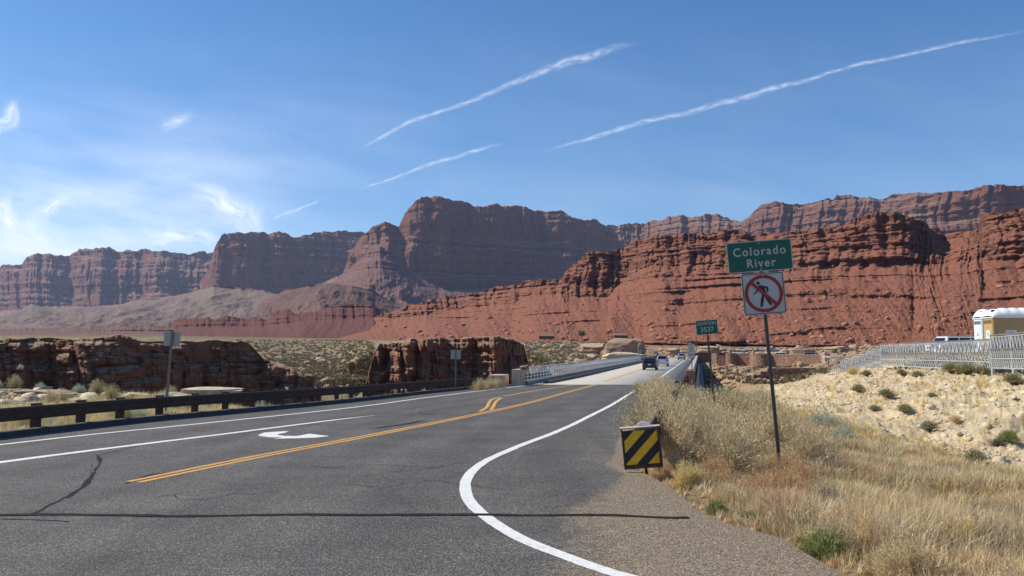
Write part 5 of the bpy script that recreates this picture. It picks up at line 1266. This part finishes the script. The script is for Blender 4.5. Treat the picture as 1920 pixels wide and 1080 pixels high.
def plant(kind, x, y, s, label, group=None, cat='shrub', dz=0, sz=None, name=None):
    src = PRO[kind]
    if kind not in USED: USED.add(kind); o = src
    else: o = copy_tree(src)
    o.location = (x, y, float(gz(np.array(float(x)), np.array(float(y))))-.03+dz); o.rotation_euler = (0, 0, _rs.uniform(0, 6.28)); o.scale = (s, s, sz or s)
    tag(o, label, cat, group); return o
def on_ground(px, py):
    D = np.geomspace(4, 240, 4000); x, y, z = pix(px, py, D); g = gz(x, y); k = np.argmax(z < g); return float(x[k]), float(D[k])
# thicket along the right guardrail
r = np.random.RandomState(12); n_ = 0
while n_ < 62:
    y = r.uniform(14.5, 40); x = 1.96+rgx(y)+r.uniform(-.95, 3.4)*(.7+.3*y/25)
    if x < xr_edge(y)+.05 or (y < 15.5 and x < 1.96+rgx(y)+.3): continue
    if x > .222*(y-12.4)+1.96+2.4 and y > 24: pass
    kd = ['sage', 'pale', 'pale', 'tan', 'tan'][r.randint(5)]
    plant(kd, x, y, r.uniform(.95, 1.4)*(1.12 if y > 20 else .95), {'sage': 'grey green feathery sagebrush in the thicket along the right guardrail', 'pale': 'pale grey dry sagebrush in the thicket along the right guardrail', 'tan': 'straw coloured dry brush in the thicket along the right guardrail'}[kd], 'thicket along the right guardrail'); n_ += 1
for i in range(16):
    px = r.uniform(1320, 1500); y = r.uniform(15.5, 30); x = (px-CX)/F*y
    plant(['pale', 'tan', 'rust'][i % 3], x, y, r.uniform(.55, .85), ['pale grey low brush scattered between the thicket and the tall sign', 'straw coloured low brush scattered between the thicket and the tall sign', 'rust coloured low brush scattered between the thicket and the tall sign'][i % 3], 'low brush around the tall sign')
for i in range(14):
    px = r.uniform(1290, 1640); y = r.uniform(11.2, 15.5); x = (px-CX)/F*y
    plant('rust', x, y, r.uniform(.45, .75), 'rust coloured dry brush in the verge near the tall sign post', 'rusty brush on the verge')
for i in range(64):
    y = 6.3+10*r.rand(); px = r.uniform(1330, 2000); x = (px-CX)/F*y
    if x < float(xr_edge(y))+.35: continue
    kd = ['pale', 'dark', 'bunch', 'tan', 'pale', 'olive'][i % 6]
    plant(kd, x, y, r.uniform(.28, .5), {'pale': 'small pale grey brush mixed into the dry grass of the right verge', 'dark': 'small dark dead shrub mixed into the dry grass of the right verge', 'bunch': 'small golden bunch grass mixed into the right verge', 'tan': 'small straw coloured brush mixed into the right verge', 'olive': 'small olive shrub mixed into the dry grass of the right verge'}[kd], 'low plants mixed into the right verge')
SP = [
 ('green', 1548, 1045, .72, 'bright green clump at the pavement edge near the bottom of the photo'),
 ('green', 1502, 1000, .5, 'darker green clump touching the pavement, left of the bright green clump'),
 ('green', 1345, 962, .45, 'blue green plant at the pavement edge below the striped marker'),
 ('olive', 1412, 985, .45, 'olive tuft at the pavement edge between the two green plants'),
 ('green', 1188, 965, .2, 'tiny weed growing in the sealed crack at the pavement'),
 ('dark', 1552, 962, .95, 'dark round dead shrub with straw fringe above the bright green clump'),
 ('dark', 1636, 972, .8, 'dark twiggy dead shrub right of the round dead one'),
 ('dark', 1850, 990, 1.0, 'grey twiggy dead shrub near the lower right corner'),
 ('dark', 1680, 1000, .7, 'low grey dead shrub between straw tufts at the lower right'),
 ('dark', 1905, 1045, .9, 'dark dead shrub in the lower right corner'),
 ('bunch', 1292, 912, .9, 'golden bunch grass right of the striped marker base'),
 ('bunch', 1560, 945, .8, 'golden bunch grass behind the dark round shrub'),
 ('rust', 1243, 902, .34, 'small rusty tuft under the right corner of the striped marker'),
 ('bunch', 1222, 899, .30, 'tiny pale tuft below the striped marker'),
 ('tan', 1262, 890, .45, 'straw tuft beside the striped marker'),
 ('bunch', 1800, 1035, .9, 'golden bunch grass at the lower right'),
 ('bunch', 1480, 880, .8, 'golden bunch grass beside the foot of the tall sign post'),
 ('silver', 1540, 815, 1.1, 'silvery green rabbitbrush right of the tall sign post'),
 ('silver', 1580, 835, .9, 'smaller silvery rabbitbrush in the gully right of the sign post'),
 ('olive', 1372, 748, 1.2, 'dark grey green shrub at the right end of the thicket'),
 ('olive', 1610, 735, .9, 'olive shrub high on the pale slope, left of its neighbours'),
 ('olive', 1662, 745, .95, 'olive shrub just below the middle of the metal ramp'),
 ('olive', 1697, 775, .8, 'small olive shrub midway down the pale slope'),
 ('olive', 1742, 808, .8, 'lone olive shrub in the middle of the pale slope'),
 ('olive', 1640, 770, .6, 'small olive shrub on the lower left of the pale slope'),
 ('green', 1893, 830, .9, 'green shrub on the pale slope at the right edge'),
 ('dark', 1870, 838, .9, 'brown dead bush beside the green shrub on the pale slope'),
 ('olive', 1690, 868, .7, 'olive shrub at the foot of the pale slope'),
 ('olive', 1830, 868, .8, 'grey green shrub low on the pale slope'),
 ('olive', 1900, 722, 1.1, 'round green shrub below the right end of the metal ramp'),
 ('olive', 1783, 700, 1.3, 'wide yellow green bush against the metal ramp'),
 ('olive', 1812, 702, 1.3, 'wide green bush against the ramp, right of the yellow green one'),
 ('olive', 1842, 703, 1.1, 'low green bush beside the first leg of the near ramp section'),
 ('olive', 1720, 708, .9, 'olive bush below the ramp, left of the wide yellow green bush'),
 ('olive', 1690, 703, .8, 'brownish bush under the middle of the ramp'),
 ('olive', 1625, 706, .9, 'grey green bush below the stepped end of the ramp'),
 ('bunch', 1600, 702, 1.3, 'straw tuft below the stepped end of the ramp'),
 ('olive', 1748, 745, .5, 'small round shrub on the upper part of the pale slope'),
 ('bunch', 1790, 790, .6, 'small yellow tuft on the pale slope'),
]
for kd, px, py, s, lb in SP:
    x, y = on_ground(px, py); plant(kd, x, y, s*(1 if y < 20 else .92), lb)
# scrub by the left rim
for i in range(74):
    px = r.uniform(-60, 560); D = 22+42*r.rand()**.7; 
    x = (px-CX)/F*D
    if x > float(xl_edge(D))-1.2: continue
    plant(['olive', 'sage', 'silver', 'bunch'][i % 4], x, D, r.uniform(.6, 1.0), ['olive low shrub between the left guardrail and the gorge', 'grey green sagebrush between the left guardrail and the gorge', 'silvery shrub between the left guardrail and the gorge', 'yellow bunch grass between the left guardrail and the gorge'][i % 4], 'scrub between the left guardrail and the gorge')
for px, py in ((1278, 688), (1250, 716), (1290, 716)): pass
x, y = 16.8, 60; plant('olive', 16.2, 60, 3.0, 'dark bushy shrub below the outside of the right bridge parapet', sz=2.6)
plant('sage', 6.9, 45, .8, 'dry plant by the left railing block'.replace('left railing block', 'edge of the right pavement before the bridge'))
for i, (px, D) in enumerate(((934, 54), (946, 55.5), (915, 52))):
    plant('tan', (px-CX)/F*D-.5, D, .9, 'straw coloured brush behind the left guardrail near the bridge block', 'brush near the bridge block')
# green tree beyond the gorge
def leaf_tree(px, py, D, h, label):
    x, y, z = [float(t) for t in pix(px, py, D)]; t = thing('tree', label, 'tree', (x, y, z))
    b = MB(); b.tube((0, 0, -.5), (0, 0, h*.5), .18, .1, 8); b.build('trunk', M_wood, t)
    sv, sq, lv, lq, lc = shrub_arrays(77, h*.62, h*.75, 120, 30, GRN, .10, .35, up=.5); lv = lv+np.array([0, 0, h*.2]); mesh_np('crown', lv, [lq], M_veg, t, col=lc*.6)
leaf_tree(1091, 633, 392, 3.0, 'small bright green tree at the foot of the red slope')
# far scrub on slopes beyond the gorge
bpy.context.view_layer.update(); _dg = bpy.context.evaluated_depsgraph_get()
bs = []; r = np.random.RandomState(31)
for _ in range(5200):
    q = r.rand()
    if q < .62: px = r.uniform(425, 705); py = r.uniform(638, 735)
    elif q < .85: px = r.uniform(985, 1200); py = r.uniform(642, 690)
    elif q < .93: px = r.uniform(1200, 1919); py = r.uniform(644, 668)
    else: px = r.uniform(1330, 1560); py = r.uniform(672, 722)
    loc, ob = drop(None, px, py)
    if loc and ob.name.startswith(('canyon_slope', 'ground')) and loc.y > 80: bs.append((*loc, 1 if q < .62 else .75))
bs = np.array(bs); k = np.repeat(np.arange(len(bs)), 14); n_ = len(k)
a = r.uniform(0, 6.283, n_); base = bs[k, :3]+np.column_stack([r.normal(0, .28, n_), r.normal(0, .28, n_), 0*a])
v, q_4, t_3, cc = blades(base, r.uniform(.3, .8, n_)*bs[k, 3], np.full(n_, .22), a, r.uniform(.1, .9, n_), OLIVE[r.randint(0, 4, n_)]*np.array([.60, .55, .6]))
tag(mesh_np('desert_scrub', v, [q_4, t_3], M_veg, col=cc), kind='stuff')
# pale stones strewn on the slope at the right
pp = []; ss = []
while len(pp) < 6000:
    x = r.uniform(7, 34); y = r.uniform(19, 60); px = CX+F*x/y
    if px > 2050 or px < 1400 or r.rand() > float(pale_mask(np.array(x), np.array(y))): continue
    pp.append((x, y, 0)); ss.append(r.uniform(.025, .085)*(1+2.0*(r.rand() < .06)))
pp = np.array(pp); pp[:, 2] = gz(pp[:, 0], pp[:, 1])
PS = [ico_proto(i+90, 1, .3) for i in range(8)]
struct(rocks('pale_stones', pp, ss, plain('pale_stone', (.58, .48, .33), .9, var=.2, scale=3), 6, prot=PS))['kind'] = 'stuff'

# ------------------------------------------------------------------ CONTRAILS AND WISPS (sheets of ice cloud 6 km up)
ZC = 6000.0
def sky_pt(px, py):
    u = (px-CX)/F; v = (CY-py)/F; c, s = math.cos(PITCH), math.sin(PITCH); k = c-v*s; sl_ = (s+v*c)/k; D = (ZC-CAMH)/sl_
    return np.stack([u/k*D, D, ZC+0*u], -1)
def cloudmat(name, amax, sc, thr=(.35, .7), along=(1, 1), det=7, soft=1.0):
    m, n, l, b = newmat(name); n.remove(b)
    a = n.new('ShaderNodeAttribute'); a.attribute_name = 'Col'; sp = n.new('ShaderNodeSeparateColor'); l.new(a.outputs['Color'], sp.inputs[0])
    cb = n.new('ShaderNodeCombineXYZ'); l.new(math_(n, l, 'MULTIPLY', sp.outputs[1], along[0]), cb.inputs[0]); l.new(math_(n, l, 'MULTIPLY', sp.outputs[2], along[1]), cb.inputs[1])
    t = n.new('ShaderNodeTexNoise'); t.inputs['Scale'].default_value = sc; t.inputs['Detail'].default_value = det; t.inputs['Roughness'].default_value = .55; t.inputs['Distortion'].default_value = .15; l.new(cb.outputs[0], t.inputs['Vector'])
    mr = n.new('ShaderNodeMapRange'); mr.interpolation_type = 'SMOOTHSTEP'; l.new(t.outputs['Fac'], mr.inputs[0]); mr.inputs[1].default_value = thr[0]; mr.inputs[2].default_value = thr[1]
    al = math_(n, l, 'MULTIPLY', math_(n, l, 'MULTIPLY', mr.outputs[0], sp.outputs[0]), amax)
    tr_ = n.new('ShaderNodeBsdfTransparent'); tl = n.new('ShaderNodeBsdfTranslucent'); tl.inputs[0].default_value = (.95, .95, .95, 1)
    mx = n.new('ShaderNodeMixShader'); l.new(al, mx.inputs[0]); l.new(tr_.outputs[0], mx.inputs[1]); l.new(tl.outputs[0], mx.inputs[2]); l.new(mx.outputs[0], n['Material Output'].inputs['Surface']); return m
def trail(pts, w, mat, label, seed, ragged=.7, fade=(.12, .2)):
    lb_ = label
    pts = np.array(pts, float); d = np.concatenate([[0], np.cumsum(np.hypot(*np.diff(pts[:, :2], axis=0).T))]); n_ = 260; q = np.linspace(0, d[-1], n_)
    x = np.interp(q, d, pts[:, 0]); y = np.interp(q, d, pts[:, 1]); ww = np.interp(q, d, pts[:, 2])*w
    g_ = np.hanning(31); g_ /= g_.sum(); x = np.convolve(np.pad(x, 15, mode='reflect', reflect_type='odd'), g_, 'valid'); y = np.convolve(np.pad(y, 15, mode='reflect', reflect_type='odd'), g_, 'valid')
    ww = ww*(.72 if 'contrail' in lb_ else 1.0)*(.75+.6*fbm(q/90, seed+.5, 0, 3, seed+40)); wob = ragged*ww*(fbm(q/60, seed, 0, 4, seed)-.5)*1.6
    tx, ty = np.gradient(x), np.gradient(y); L = np.hypot(tx, ty); nx, ny = -ty/L, tx/L; m_ = 17; V = []; C = []
    for j in range(m_):
        s_ = (j/(m_-1)-.5)*2; X = x+nx*(s_*ww+wob); Y = y+ny*(s_*ww+wob); V.append(sky_pt(X, Y))
        f = (1-s_**2)**2.2*(.75+.5*fbm(q/45, s_*2, 0, 3, seed+4)); e = sstep(0, fade[0], q/d[-1])*sstep(1, 1-fade[1], q/d[-1]); C.append(np.stack([f*e, q/100, np.full(n_, s_*ww.mean()/100)], -1))
    V = np.stack(V, 1); C = np.stack(C, 1)
    o = mesh_np('contrail', V.reshape(-1, 3), [gridf(n_, m_)], mat, col=C.reshape(-1, 3)); tag(o, label, 'contrail'); return o
MC = cloudmat('contrail_ice', .40, 4, (.22, .74), (1.2, 5), 4)
trail([(664, 288, .35), (700, 264, .8), (745, 240, .9), (800, 217, 1.0), (860, 199, 1.0), (905, 183, 1.1), (960, 156, 1.3), (1010, 136, 1.5), (1060, 118, 1.8), (1120, 99, 1.8), (1210, 76, 1.3)], 7.5, MC, 'upper contrail above the central mesa, thickening to the right', 3)
trail([(995, 292, .3), (1050, 275, .7), (1100, 260, 1.0), (1160, 240, 1.2), (1230, 224, 1.2), (1300, 208, 1.3), (1370, 188, 1.4), (1430, 172, 1.4), (1500, 153, 1.2), (1580, 128, .8), (1660, 112, .8), (1730, 95, 1.0), (1800, 80, 1.0), (1860, 70, .9), (1960, 50, .8)], 7.5, MC, 'longest contrail, crossing the right half of the sky', 11)
trail([(668, 356, .3), (720, 340, .7), (770, 322, 1.0), (820, 303, 1.2), (870, 290, 1.2), (950, 267, .8)], 6, MC, 'short contrail just above the central mesa', 19)
trail([(505, 412, .6), (550, 395, .9), (605, 374, .5)], 6, cloudmat('contrail_ice', .4, 7, (.25, .7), (1.3, 4)), 'faint short contrail left of the central mesa', 23)
MW = cloudmat('cirrus_wisp', .7, 2, (.2, .75), (.9, 3.0), 6)
def wisp(pts, w, lb, seed, m=MW):
    o = trail(pts, w, m, lb, seed, 1.0, (.3, .35)); o.name = 'cirrus_cloud'; o['category'] = 'cloud'
wisp([(350, 345, .8), (385, 365, 1.0), (415, 390, 1.1), (450, 420, 1.3), (510, 450, 1.4)], 34, 'bright wispy cloud streak left of the central mesa', 31)
wisp([(-20, 262, 1.0), (10, 225, 1.0), (28, 180, .6)], 26, 'bright cloud wisp at the left edge of the sky', 33)
wisp([(295, 245, .8), (330, 228, 1), (368, 212, .6)], 16, 'small isolated cloud wisp high on the left', 35, cloudmat('cirrus_wisp', .4, 3, (.2, .75), (1.2, 4)))
wisp([(20, 445, 1), (80, 405, 1), (150, 360, .6)], 24, 'slanting cloud streak above the far left cliff', 37, cloudmat('cirrus_wisp', .5, 3, (.2, .75), (1.1, 4)))
wisp([(-60, 380, 1), (40, 430, 1), (120, 470, 1)], 40, 'soft cloud band low on the left edge', 39)
wisp([(240, 455, 1), (330, 450, 1), (440, 462, 1)], 26, 'soft low cloud behind the square shouldered cliff', 41)
# thin veil
gx_, gy_ = np.meshgrid(np.linspace(-500, 2300, 120), np.linspace(60, 560, 60), indexing='ij'); V = sky_pt(gx_, gy_)+np.array([0, 0, 400.])
f = np.clip(.06+1.0*np.exp(-((gx_-20)/380)**2-((gy_-510)/150)**2)+.35*np.exp(-((gx_-250)/420)**2-((gy_-380)/140)**2)+.10*np.exp(-((gx_-1250)/420)**2-((gy_-400)/60)**2), 0, 1)*sstep(60, 200, gy_)
C = np.stack([f, gx_/400+gy_/900, gy_/90-gx_/500], -1)
o = mesh_np('cirrus_veil', V.reshape(-1, 3), [gridf(120, 60)], cloudmat('cirrus_veil', .8, 1.1, (.18, .85), (1, 1), 8), col=C.reshape(-1, 3)); o['kind'] = 'stuff'

# ------------------------------------------------------------------ HAZE
b = MB(); b.box((0, 0, 430), (30800, 30800, 1040)); 
hz = b.build('haze', None); hz['kind'] = 'stuff'
m = bpy.data.materials.new('haze_air'); m.use_nodes = True; n = m.node_tree.nodes; n.remove(n['Principled BSDF'])
pv = n.new('ShaderNodeVolumePrincipled'); pv.inputs['Color'].default_value = (.60, .70, 1.0, 1); pv.inputs['Density'].default_value = HAZE_DENSITY; pv.inputs['Anisotropy'].default_value = .2
m.node_tree.links.new(pv.outputs[0], n['Material Output'].inputs['Volume']); hz.data.materials.append(m)
